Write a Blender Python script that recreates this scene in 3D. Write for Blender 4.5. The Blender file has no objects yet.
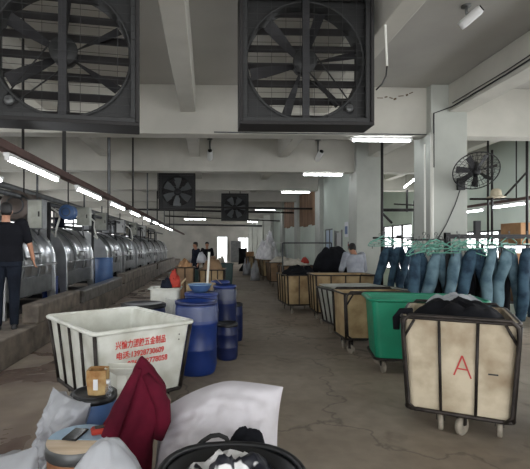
import bpy, math, random
from mathutils import Vector, Matrix, noise
S = bpy.context.scene
COL = S.collection
PI = math.pi
R = math.radians
rnd = random.Random(7)

# ------------------------------------------------------------------ camera
F, CX, CY, TH, CAMZ = 430.0, 223.0, 246.0, R(2.0), 1.6
cd = bpy.data.cameras.new('camera'); cam = bpy.data.objects.new('camera', cd); COL.objects.link(cam)
cam.location = (0, 0, CAMZ); cam.rotation_euler = (PI/2, 0, -TH)
cd.sensor_fit = 'HORIZONTAL'; cd.sensor_width = 36.0; cd.lens = 36.0*F/530.0
cd.shift_x = (265-CX)/530.0; cd.shift_y = (CY-234.5)/530.0
cd.clip_start = 0.05; cd.clip_end = 300
S.camera = cam

def at(px, py, Y):
    """point of the room at depth Y that the photograph shows at a pixel"""
    dx = math.sin(TH)*F + math.cos(TH)*(px-CX)
    dy = math.cos(TH)*F - math.sin(TH)*(px-CX)
    t = Y/dy
    return Vector((dx*t, Y, CAMZ + (CY-py)*t))

# ------------------------------------------------------------------ materials
def lin(c):
    return tuple((x/255/12.92) if x/255 <= .04045 else ((x/255+.055)/1.055)**2.4 for x in c)

def mat(name, rgb, rough=.7, metal=0.0, vary=.0, scale=6.0, rgb2=None, bump=0.0, alpha=1.0, trans=0.0, detail=5, spec=.5, bscale=None, lo=.35, hi=.65, stretch=None):
    m = bpy.data.materials.new(name); m.use_nodes = True
    nt = m.node_tree; N = nt.nodes; L = nt.links
    b = N['Principled BSDF']
    c = lin(rgb)
    b.inputs['Base Color'].default_value = (*c, 1)
    b.inputs['Roughness'].default_value = rough
    b.inputs['Metallic'].default_value = metal
    b.inputs['Specular IOR Level'].default_value = spec
    if alpha < 1: b.inputs['Alpha'].default_value = alpha
    if trans > 0: b.inputs['Transmission Weight'].default_value = trans
    if vary > 0 or rgb2 or bump > 0:
        tc = N.new('ShaderNodeTexCoord')
        mp = N.new('ShaderNodeMapping'); L.new(tc.outputs['Object'], mp.inputs['Vector'])
        if stretch: mp.inputs['Scale'].default_value = stretch
        nz = N.new('ShaderNodeTexNoise'); nz.inputs['Scale'].default_value = scale; nz.inputs['Detail'].default_value = detail
        L.new(mp.outputs['Vector'], nz.inputs['Vector'])
        if vary > 0 or rgb2:
            cr = N.new('ShaderNodeValToRGB')
            cr.color_ramp.elements[0].position = lo; cr.color_ramp.elements[1].position = hi
            c2 = lin(rgb2) if rgb2 else tuple(x*(1-vary) for x in c)
            cr.color_ramp.elements[0].color = (*c2, 1)
            cr.color_ramp.elements[1].color = (*c, 1)
            L.new(nz.outputs['Fac'], cr.inputs['Fac']); L.new(cr.outputs['Color'], b.inputs['Base Color'])
        if bump > 0:
            bp = N.new('ShaderNodeBump'); bp.inputs['Strength'].default_value = bump
            nb = nz
            if bscale:
                nb = N.new('ShaderNodeTexNoise'); nb.inputs['Scale'].default_value = bscale; nb.inputs['Detail'].default_value = 4
                L.new(mp.outputs['Vector'], nb.inputs['Vector'])
            L.new(nb.outputs['Fac'], bp.inputs['Height']); L.new(bp.outputs['Normal'], b.inputs['Normal'])
    return m

def emit(name, rgb, strength):
    m = bpy.data.materials.new(name); m.use_nodes = True
    nt = m.node_tree; nt.nodes.clear()
    e = nt.nodes.new('ShaderNodeEmission'); o = nt.nodes.new('ShaderNodeOutputMaterial')
    e.inputs['Color'].default_value = (*lin(rgb), 1); e.inputs['Strength'].default_value = strength
    nt.links.new(e.outputs[0], o.inputs[0])
    return m

M = {
 'plaster': mat('plaster', (190, 188, 180), .9, vary=.22, scale=.9, bump=.08, bscale=30),
 'ceiling': mat('ceiling_paint', (174, 172, 166), .95, vary=.2, scale=.6, bump=.05, bscale=20),
 'beam': mat('beam_paint', (190, 188, 179), .9, vary=.18, scale=1.3, bump=.06, bscale=25),
 'column': mat('column_paint', (176, 179, 172), .85, vary=.16, scale=1.6, bump=.06, bscale=25),
 'wall_green': mat('wall_green_white', (196, 206, 196), .9, vary=.15, scale=.8),
 'concrete': mat('ledge_concrete', (132, 122, 110), .6, rgb2=(84, 76, 68), scale=4, bump=.25, bscale=22),
 'ledge_wet': mat('ledge_wet_top', (120, 118, 114), .3, rgb2=(70, 66, 60), scale=5, bump=.1),
 'dark_metal': mat('dark_painted_metal', (44, 44, 46), .55, .3, vary=.3, scale=8),
 'fan_frame': mat('fan_frame_metal', (44, 45, 45), .6, .2, vary=.25, scale=6),
 'fan_black': mat('fan_black_edge', (24, 22, 22), .7),
 'fan_plate': mat('fan_dark_plate', (27, 28, 28), .6, vary=.25, scale=6),
 'fan_blade': mat('fan_blade_metal', (44, 44, 46), .55, .3, vary=.2, scale=9),
 'black': mat('black_plastic', (20, 21, 23), .45),
 'rubber': mat('black_rubber', (22, 22, 22), .8),
 'steel': mat('stainless_steel', (206, 208, 210), .3, .95, vary=.25, scale=3, bump=.04, stretch=(1, .15, 1)),
 'steel_dull': mat('dull_steel_plate', (120, 122, 122), .5, .6, vary=.3, scale=4),
 'pipe': mat('galvanised_pipe', (96, 98, 100), .5, .6, vary=.3, scale=12),
 'pipe_dark': mat('dark_steel_pipe', (46, 44, 44), .55, .5, vary=.3, scale=12),
 'rust': mat('red_brown_tray', (92, 70, 66), .7, .2, vary=.35, scale=7),
 'white_metal': mat('white_enamel', (205, 206, 205), .45),
 'tube': emit('lit_fluorescent_tube', (246, 250, 255), 22.0),
 'frp_cream': mat('grimy_cream_fibreglass', (196, 184, 160), .6, rgb2=(138, 120, 94), scale=3.2, bump=.06, lo=.3, hi=.6),
 'frp_tan': mat('tan_fibreglass', (178, 156, 116), .6, rgb2=(126, 102, 68), scale=3.5, bump=.06),
 'frp_brown': mat('brown_board_panel', (150, 122, 92), .7, rgb2=(110, 86, 62), scale=3),
 'frp_grey': mat('grey_green_fibreglass', (176, 178, 168), .5, rgb2=(132, 134, 124), scale=3),
 'frp_green': mat('green_plastic', (20, 138, 104), .42, vary=.25, scale=3),
 'frp_white': mat('white_fibreglass', (222, 224, 216), .32, rgb2=(190, 190, 178), scale=4),
 'cart_frame': mat('worn_cart_pipe', (60, 54, 50), .5, .5, rgb2=(34, 30, 28), scale=10),
 'wheel': mat('grey_rubber_wheel', (150, 142, 128), .7, vary=.3, scale=20),
 'blue': mat('blue_plastic', (22, 50, 116), .38, vary=.2, scale=5),
 'blue_dark': mat('dark_blue_plastic', (20, 34, 80), .4, vary=.2, scale=5),
 'blue_grey': mat('grey_blue_plastic', (74, 104, 150), .45, vary=.2, scale=5),
 'blue_pale': mat('pale_blue_lid', (150, 180, 202), .45, vary=.15, scale=8),
 'teal_dark': mat('dark_teal_plastic', (50, 78, 76), .5, vary=.2),
 'sack': mat('white_woven_sack', (200, 197, 202), .75, rgb2=(176, 172, 174), scale=3, bump=.18, bscale=60, lo=.25, hi=.5),
 'sack_cream': mat('cream_cloth_sack', (206, 200, 188), .85, rgb2=(176, 168, 152), scale=5, bump=.3, bscale=14),
 'film': mat('clear_plastic_film', (214, 220, 224), .25, alpha=.11, bump=.6, bscale=14, scale=9),
 'bag_white': mat('milky_plastic_bag', (178, 181, 186), .3, alpha=.8, bump=.5, bscale=11, scale=6, vary=.12),
 'maroon': mat('maroon_cotton', (98, 22, 42), .95, rgb2=(64, 14, 28), scale=4, bump=.25, bscale=16, spec=.15),
 'navy': mat('navy_cotton', (30, 34, 46), .95, rgb2=(20, 23, 32), scale=5, bump=.3, bscale=14, spec=.15),
 'blackcloth': mat('black_cotton', (24, 25, 30), .95, rgb2=(14, 15, 18), scale=5, bump=.4, bscale=12, spec=.15),
 'navy_trouser': mat('dark_work_trousers', (27, 33, 44), .9, rgb2=(17, 21, 30), scale=6, bump=.25, bscale=12, spec=.2),
 'shirt_grey': mat('pale_grey_shirt', (160, 164, 172), .9, rgb2=(140, 144, 152), scale=6, bump=.25, bscale=12, spec=.2),
 'shirt_black': mat('black_tee_shirt', (24, 25, 30), .95, bump=.3, bscale=9, scale=6, vary=.25, spec=.15),
 'skin': mat('skin', (176, 128, 102), .55, vary=.1, scale=12),
 'hair': mat('black_hair', (20, 17, 16), .6, bump=.5, bscale=80, scale=20, vary=.2),
 'denim': mat('blue_denim', (104, 128, 138), .9, rgb2=(52, 74, 88), scale=5, bump=.25, bscale=40, spec=.2, lo=.3, hi=.65),
 'denim2': mat('dark_denim', (62, 86, 102), .9, rgb2=(32, 48, 64), scale=7, bump=.25, bscale=40, spec=.2),
 'hanger': mat('green_hanger_plastic', (104, 164, 146), .4, vary=.1),
 'card': mat('brown_cardboard', (168, 130, 92), .85, rgb2=(138, 104, 72), scale=5),
 'card_pale': mat('pale_cardboard', (196, 176, 140), .85, rgb2=(168, 146, 108), scale=6),
 'fibre': mat('orange_fibre_drum', (196, 138, 100), .8, rgb2=(172, 116, 82), scale=6),
 'ply': mat('pale_plywood', (206, 188, 164), .75, rgb2=(180, 160, 134), scale=6, stretch=(.3, 4, 1)),
 'phone': mat('phone_black_glass', (20, 24, 24), .15),
 'red_paint': mat('red_paint', (214, 42, 34), .6, vary=.15, scale=30),
 'red_chalk': mat('faded_red_paint', (176, 60, 58), .7),
 'red': mat('red_orange_cloth', (176, 52, 36), .7, vary=.3, scale=10),
 'whitepipe': mat('white_pvc', (214, 214, 206), .5),
 'paper': mat('white_paper', (214, 216, 220), .8),
 'glass_blue': mat('frosted_blue_glass', (168, 184, 204), .3, vary=.1, scale=2),
 'door_paint': mat('white_door_paint', (196, 198, 196), .6),
 'wood_board': mat('brown_hardboard', (134, 104, 78), .8, rgb2=(104, 78, 56), scale=3, stretch=(1, 1, .3)),
 'straw': mat('beige_straw', (192, 182, 158), .85, vary=.2, scale=20),
 'stain': mat('brown_wall_dirt', (92, 76, 58), .9),
 'duct_grey': mat('grey_brown_duct', (112, 102, 96), .5, .4, vary=.3, scale=5),
 'white_scrap': mat('white_plastic_scrap', (246, 246, 248), .5, rgb2=(214, 214, 218), scale=6, bump=.8, bscale=9),
 'pale_blade': mat('grey_fan_blade', (92, 95, 96), .5, .2),
 'rust_box': mat('stained_paper_cup', (192, 166, 116), .8, rgb2=(140, 100, 56), scale=9),
}

def floor_material():
    m = bpy.data.materials.new('worn_concrete_floor'); m.use_nodes = True
    nt = m.node_tree; N = nt.nodes; L = nt.links; b = N['Principled BSDF']
    tc = N.new('ShaderNodeTexCoord')
    def nz(scale, detail=6, dist=0.0):
        n = N.new('ShaderNodeTexNoise'); n.inputs['Scale'].default_value = scale; n.inputs['Detail'].default_value = detail
        n.inputs['Distortion'].default_value = dist
        L.new(tc.outputs['Object'], n.inputs['Vector']); return n
    def ramp(src, p0, c0, p1, c1):
        r = N.new('ShaderNodeValToRGB'); e = r.color_ramp.elements
        e[0].position = p0; e[0].color = (*c0, 1); e[1].position = p1; e[1].color = (*c1, 1)
        L.new(src, r.inputs['Fac']); return r.outputs['Color']
    def mix(fac, a, bb, mode='MIX'):
        x = N.new('ShaderNodeMix'); x.data_type = 'RGBA'; x.blend_type = mode
        if isinstance(fac, float): x.inputs[0].default_value = fac
        else: L.new(fac, x.inputs[0])
        L.new(a, x.inputs[6])
        if isinstance(bb, tuple): x.inputs[7].default_value = (*bb, 1)
        else: L.new(bb, x.inputs[7])
        return x.outputs[2]
    W = (1, 1, 1); K = (0, 0, 0)
    base = ramp(nz(.55).outputs['Fac'], .35, lin((134, 122, 107)), .68, lin((166, 154, 138)))
    fine = ramp(nz(7, 8).outputs['Fac'], .3, (.78,)*3, .7, W)
    c = mix(1.0, base, fine, 'MULTIPLY')
    st = ramp(nz(1.7, 7, 1.2).outputs['Fac'], .60, K, .70, W)      # dirt stains
    sm = N.new('ShaderNodeMath'); sm.operation = 'MULTIPLY'; sm.inputs[1].default_value = .55; L.new(st, sm.inputs[0])
    c = mix(sm.outputs[0], c, lin((74, 64, 54)))
    # cracks
    v = N.new('ShaderNodeTexVoronoi'); v.feature = 'DISTANCE_TO_EDGE'; v.inputs['Scale'].default_value = .42
    wob = nz(2.2, 5); va = N.new('ShaderNodeVectorMath'); va.operation = 'ADD'
    L.new(tc.outputs['Object'], va.inputs[0]); L.new(wob.outputs['Color'], va.inputs[1]); L.new(va.outputs[0], v.inputs['Vector'])
    cr = ramp(v.outputs['Distance'], .0, W, .012, K)
    cm = N.new('ShaderNodeMath'); cm.operation = 'MULTIPLY'; cm.inputs[1].default_value = .5; L.new(cr, cm.inputs[0])
    c = mix(cm.outputs[0], c, lin((58, 50, 44)))
    # wet strip beside the washing machines
    sep = N.new('ShaderNodeSeparateXYZ'); L.new(tc.outputs['Object'], sep.inputs[0])
    mr = N.new('ShaderNodeMapRange'); mr.inputs[1].default_value = -1.35; mr.inputs[2].default_value = -.5
    mr.inputs[3].default_value = 1; mr.inputs[4].default_value = 0; L.new(sep.outputs[0], mr.inputs[0])
    wn = ramp(nz(1.15, 5, .6).outputs['Fac'], .38, K, .62, W)
    wm = N.new('ShaderNodeMath'); wm.operation = 'MULTIPLY'; L.new(mr.outputs[0], wm.inputs[0]); L.new(wn, wm.inputs[1])
    c = mix(wm.outputs[0], c, lin((104, 88, 80)))
    L.new(c, b.inputs['Base Color'])
    rr = N.new('ShaderNodeMapRange'); rr.inputs[3].default_value = .62; rr.inputs[4].default_value = .12
    L.new(wm.outputs[0], rr.inputs[0]); L.new(rr.outputs[0], b.inputs['Roughness'])
    bp = N.new('ShaderNodeBump'); bp.inputs['Strength'].default_value = .12
    L.new(nz(9, 8).outputs['Fac'], bp.inputs['Height']); L.new(bp.outputs['Normal'], b.inputs['Normal'])
    return m
M['floor'] = floor_material()

# ------------------------------------------------------------------ mesh builder
class MB:
    def __init__(s): s.v = []; s.f = []; s.s = []
    def add(s, vs, fs, smooth=False):
        o = len(s.v); s.v += [tuple(v) for v in vs]
        s.f += [tuple(i+o for i in f) for f in fs]; s.s += [smooth]*len(fs); return s
    def box(s, c, d, rot=None):
        x, y, z = d[0]/2, d[1]/2, d[2]/2
        vs = [Vector((a*x, b*y, e*z)) for a in (-1, 1) for b in (-1, 1) for e in (-1, 1)]
        if rot is not None: vs = [rot @ v for v in vs]
        vs = [v+Vector(c) for v in vs]
        return s.add(vs, [(0, 1, 3, 2), (4, 6, 7, 5), (0, 4, 5, 1), (2, 3, 7, 6), (0, 2, 6, 4), (1, 5, 7, 3)])
    def bb(s, x0, x1, y0, y1, z0, z1):
        return s.box(((x0+x1)/2, (y0+y1)/2, (z0+z1)/2), (x1-x0, y1-y0, z1-z0))
    def loft(s, rings, closed=True, cap=True, smooth=True):
        n = len(rings[0]); vs = [p for r in rings for p in r]; fs = []
        for i in range(len(rings)-1):
            for j in range(n if closed else n-1):
                k = (j+1) % n
                fs.append((i*n+j, i*n+k, (i+1)*n+k, (i+1)*n+j))
        s.add(vs, fs, smooth)
        if cap and closed:
            o = len(s.v)-len(vs)
            s.f.append(tuple(o+j for j in reversed(range(n)))); s.s.append(False)
            s.f.append(tuple(o+(len(rings)-1)*n+j for j in range(n))); s.s.append(False)
        return s
    def tube(s, pts, r, n=6, closed=False, smooth=True):
        pts = [Vector(p) for p in pts]; m = len(pts)
        rs = r if isinstance(r, (list, tuple)) else [r]*m
        rings = []; prev = None
        for i, p in enumerate(pts):
            if closed: t = pts[(i+1) % m]-pts[i-1]
            else: t = pts[min(i+1, m-1)]-pts[max(i-1, 0)]
            if t.length < 1e-9: t = Vector((0, 0, 1))
            t.normalize()
            if prev is None:
                a = Vector((0, 0, 1)) if abs(t.z) < .9 else Vector((1, 0, 0))
                u = t.cross(a).normalized()
            else:
                u = prev - t*prev.dot(t)
                u = u.normalized() if u.length > 1e-6 else t.orthogonal().normalized()
            prev = u; w = t.cross(u)
            rings.append([p+(u*math.cos(2*PI*k/n)+w*math.sin(2*PI*k/n))*rs[i] for k in range(n)])
        if closed: rings.append(rings[0])
        return s.loft(rings, True, not closed, smooth)
    def cyl(s, a, b, r, r2=None, n=16):
        return s.tube([a, b], [r, r if r2 is None else r2], n)
    def lathe(s, prof, n=28, c=(0, 0, 0), sx=1, sy=1, rot=None, smooth=True, cap=True):
        rings = []
        for (r, z) in prof:
            ring = [Vector((r*sx*math.cos(2*PI*k/n), r*sy*math.sin(2*PI*k/n), z)) for k in range(n)]
            if rot is not None: ring = [rot @ v for v in ring]
            rings.append([v+Vector(c) for v in ring])
        return s.loft(rings, True, cap, smooth)
    def prism(s, poly, fn, h):
        """poly list of 2d, fn(u,v,w)->3d, thickness h"""
        n = len(poly)
        vs = [fn(u, v, 0) for u, v in poly]+[fn(u, v, h) for u, v in poly]
        fs = [tuple(range(n)), tuple(reversed(range(n, 2*n)))]+[(i, i+n, (i+1) % n+n, (i+1) % n) for i in range(n)]
        return s.add(vs, fs)
    def grid(s, fn, nu, nv, smooth=True):
        vs = [fn(i/nu, j/nv) for i in range(nu+1) for j in range(nv+1)]
        fs = [(i*(nv+1)+j, (i+1)*(nv+1)+j, (i+1)*(nv+1)+j+1, i*(nv+1)+j+1) for i in range(nu) for j in range(nv)]
        return s.add(vs, fs, smooth)
    def ball(s, c, r, n=12, m=8):
        if not isinstance(r, (tuple, list)): r = (r, r, r)
        rings = []
        for i in range(m+1):
            a = -PI/2+PI*i/m; q = max(math.cos(a), .02)
            rings.append([Vector((c[0]+r[0]*q*math.cos(2*PI*k/n), c[1]+r[1]*q*math.sin(2*PI*k/n), c[2]+r[2]*math.sin(a))) for k in range(n)])
        return s.loft(rings)
    def build(s, name, m, parent=None, bevel=0.0, fix=True):
        me = bpy.data.meshes.new(name); me.from_pydata(s.v, [], s.f)
        me.polygons.foreach_set('use_smooth', s.s); me.materials.append(M[m] if isinstance(m, str) else m)
        if fix:
            import bmesh
            bm = bmesh.new(); bm.from_mesh(me); bmesh.ops.recalc_face_normals(bm, faces=bm.faces); bm.to_mesh(me); bm.free()
        me.update()
        o = bpy.data.objects.new(name, me); COL.objects.link(o)
        if parent: o.parent = parent
        if bevel:
            b = o.modifiers.new('bevel', 'BEVEL'); b.width = bevel; b.segments = 2; b.limit_method = 'ANGLE'
        return o

def thing(name, label, cat, loc=(0, 0, 0), rz=0, group=None):
    o = bpy.data.objects.new(name, None); COL.objects.link(o); o.empty_display_size = .1
    o.location = loc; o.rotation_euler = (0, 0, rz); o['label'] = label; o['category'] = cat
    if group: o['group'] = group
    return o
def tag(o, label, cat, group=None, kind=None):
    o['label'] = label; o['category'] = cat
    if group: o['group'] = group
    if kind: o['kind'] = kind
    return o
def struct(o):
    o['kind'] = 'structure'; return o
def copy_tree(o, parent=None):
    c = o.copy(); COL.objects.link(c)
    if parent: c.parent = parent
    for ch in list(o.children): copy_tree(ch, c)
    return c
def fresh(src, loc, rz, label, scale=None):
    c = copy_tree(src); c.location = loc; c.rotation_euler = (0, 0, rz); c['label'] = label
    if scale: c.scale = scale
    return c
def nz3(p, sc=1.0, seed=0):
    return noise.noise(Vector(p)*sc+Vector((seed*7.3, seed*3.1, seed*1.7)))

# ------------------------------------------------------------------ room shell
XL, XR, Y0, Y1, ZC = -7.0, 7.2, -5.0, 43.0, 4.3
struct(MB().bb(XL-.2, XR+.2, Y0, Y1+.2, -.2, 0).build('floor', 'floor'))
struct(MB().bb(XL-.2, XR+.2, Y0, Y1+.2, ZC, ZC+.15).build('ceiling', 'ceiling'))
def wall_with_openings(name, m, axis, c, th, a0, a1, holes):
    """axis 'x': wall in plane x=c running along y;  holes: (a,b,z0,z1)"""
    mb = MB()
    def put(a, b, z0, z1):
        if b-a < 1e-4 or z1-z0 < 1e-4: return
        if axis == 'x': mb.bb(c, c+th, a, b, z0, z1)
        else: mb.bb(a, b, c, c+th, z0, z1)
    cur = a0
    for (a, b, z0, z1) in sorted(holes):
        put(cur, a, 0, ZC); put(a, b, 0, z0); put(a, b, z1, ZC); cur = b
    put(cur, a1, 0, ZC)
    return struct(mb.build(name, m))
wn = [0]
def window(axis, c, a, b, z0, z1, n=3, m='pipe_dark'):
    wn[0] += 1
    w = bpy.data.objects.new('window_%d' % wn[0], None); COL.objects.link(w); w['kind'] = 'structure'
    mb = MB(); t = .04
    def put(a_, b_, p, q, nm):
        x = MB()
        if axis == 'x': x.bb(c-.03, c+.05, a_, b_, p, q)
        else: x.bb(a_, b_, c-.03, c+.05, p, q)
        return x.build(nm, m, w)
    put(a, b, z0, z0+t, 'window_sill'); put(a, b, z1-t, z1, 'window_head')
    for i in range(n+1):
        p = a+(b-a-t)*i/n; put(p, p+t, z0+t, z1-t, 'mullion')
    return w
left_holes = [(-2, 1.5, 1.9, 3.4), (3, 7.5, 1.9, 3.4), (9.5, 14.0, 1.9, 3.4), (15, 20, 1.9, 3.4), (21, 26.5, 1.9, 3.4), (27.5, 33, 1.9, 3.4), (34, 41, 1.9, 3.4)]
wall_with_openings('wall_left', 'plaster', 'x', XL-.2, .2, Y0, Y1, left_holes)
for h in left_holes: window('x', XL-.08, *h)
right_holes = [(-3.5, 0, .9, 3.2), (.3, 4.0, .9, 3.2), (4.2, 8.3, .9, 3.2), (8.6, 12.3, 1.25, 2.0), (12.4, 14.9, .5, 3.2), (15.0, 18.4, .7, 2.4), (25.6, 31.5, .6, 3.3), (33, 41, .6, 3.3)]  # near openings and the one behind the column are unseen, added for side light
wall_with_openings('wall_right', 'wall_green', 'x', XR, .2, Y0, Y1, right_holes)
for h in right_holes: window('x', XR+.06, *h, n=4)
end_holes = [(.95, 1.9, 0, 2.5), (3.0, 4.5, 1.0, 2.45), (5.2, 6.7, 2.6, 3.4)]
wall_with_openings('wall_end', 'plaster', 'y', Y1, .2, XL-.2, XR+.2, end_holes)
window('y', Y1+.06, *end_holes[1], n=2); window('y', Y1+.06, *end_holes[2], n=2)
d = bpy.data.objects.new('door_1', None); COL.objects.link(d); d['kind'] = 'structure'
MB().bb(.87, .95, Y1-.04, Y1+.1, 0, 2.58).build('door_jamb', 'door_paint', d)
MB().bb(1.9, 1.98, Y1-.04, Y1+.1, 0, 2.58).build('door_jamb', 'door_paint', d)
MB().bb(.95, 1.9, Y1-.04, Y1+.1, 2.5, 2.58).build('door_head', 'door_paint', d)
# outside ground so the daylight openings show a real yard
struct(MB().bb(-40, 40, 43.3, 90, -.3, -.21).build('floor_outside', mat('pale_yard', (190, 190, 184), .9)))

# beams across, spaced 3.6 m, and beams along
tn = [0]
def trim(mb, m):
    tn[0] += 1
    return struct(mb.build('trim_%d' % tn[0], m, bevel=.012))
BS = 3.6
for k in range(0, 12):
    y = BS*k
    trim(MB().bb(XL, XR, y, y+.3, 3.475, ZC), 'beam') if k != 1 and k != 0 else (trim(MB().bb(XL, XR, y, y+.3, 3.475, ZC), 'beam') if k == 0 and False else None)
for (xa, xb) in ((-4.95, -4.7), (-2.68, -2.45), (-.46, -.21), (1.77, 2.0), (4.02, 4.36), (6.0, 6.25)):
    trim(MB().bb(xa, xb, 0, Y1, 3.84, ZC), 'beam')
for k in range(2, 12):
    y = BS*k-.15
    trim(MB().bb(3.72, 4.34, y, y+.6, 0, ZC), 'column')
mb = MB()
for (px, py, w_, h_, r__) in ((380, 98, .10, .012, 0), (386, 97, .05, .02, .2), (391, 98, .06, .015, -.3), (395, 99, .05, .03, .4), (401, 96, .09, .014, .1), (407, 95, .04, .03, .5), (411, 93, .07, .015, .4)):
    q = at(px, py, 7.198); mb.box((q.x, 7.198, q.z), (w_, .006, h_), Matrix.Rotation(-r__, 3, 'Y'))
struct(mb.build('trim_plaster_stain', 'stain'))
# infill wall under the long beam on the right, with a door and a blue window
IX = 3.86
mb = MB()
for (a, b, z0, z1) in ((11.25, 12.25, 0, 3.84), (12.25, 12.95, 2.05, 3.84), (12.95, 13.2, 0, 3.84),
                       (13.2, 14.15, 0, 1.0), (13.2, 14.15, 2.15, 3.84), (14.15, 14.25, 0, 3.84), (14.85, 17.85, 0, 3.84), (18.45, 21.45, 0, 3.84), (22.05, 25.05, 0, 3.84)):
    mb.bb(IX, IX+.12, a, b, z0, z1)
struct(mb.build('wall_partition', 'wall_green'))
d = bpy.data.objects.new('door_2', None); COL.objects.link(d); d['kind'] = 'structure'
MB().bb(IX+.04, IX+.08, 12.29, 12.91, 0, 2.0).build('door_panel', 'door_paint', d)
MB().bb(IX-.02, IX+.1, 12.22, 12.29, 0, 2.07).build('door_jamb', 'steel_dull', d)
MB().bb(IX-.02, IX+.1, 12.91, 12.98, 0, 2.07).build('door_jamb', 'steel_dull', d)
w = window('x', IX+.06, 13.2, 14.15, 1.0, 2.15, n=2, m='steel_dull')
MB().bb(IX+.05, IX+.06, 13.2, 14.15, 1.0, 2.15).build('pane', 'glass_blue', w)
for (y0, y1, z0, z1, lb) in ((14.95, 17.8, 2.35, 3.7, 'nearer brown hardboard panel high on the white partition wall'), (18.6, 21.4, 2.45, 3.8, 'farther brown hardboard panel high on the partition wall')):
    t = thing('hardboard_panel', lb, 'board', (IX-.05, y0, z0))
    n = 4; wd = (y1-y0)/n
    for i in range(n):
        MB().bb(0, .03+.006*(i % 2), i*wd+.01, (i+1)*wd-.01, .05*(i % 2), z1-z0).build('board', 'wood_board', t)
t = thing('notice_sheet', 'small white notice stuck on the partition wall beside the door', 'notice', (IX-.012, 11.7, 1.85))
MB().bb(0, .01, 0, .3, 0, .42).build('sheet', 'paper', t); MB().bb(-.003, 0, .04, .26, .08, .3).build('print', 'blue_grey', t)
t = thing('switch_box', 'small grey switch box on the partition wall above the man in grey', 'box', (IX-.07, 11.4, 1.5))
MB().bb(0, .07, 0, .16, 0, .22).build('cover', 'steel_dull', t, bevel=.01); MB().box((-.005, .08, .13), (.012, .03, .06)).build('switch', 'red', t)

# low ledge and parapet along the washing machines
struct(MB().bb(XL, -2.62, 1.2, 41, 0, .4).build('trim_ledge', 'concrete', bevel=.02))
struct(MB().bb(-2.86, -2.6, 6.7, 8.85, .4, .70).build('trim_parapet', 'concrete', bevel=.03))
struct(MB().bb(-2.86, -2.6, 9.1, 13.2, .4, .66).build('trim_parapet_middle', 'ledge_wet', bevel=.03))
struct(MB().bb(-2.86, -2.6, 13.6, 22.0, .4, .72).build('trim_parapet_far', 'concrete', bevel=.03))
struct(MB().bb(-2.86, -2.6, 22.5, 34.0, .4, .70).build('trim_parapet_end', 'concrete', bevel=.03))

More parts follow.
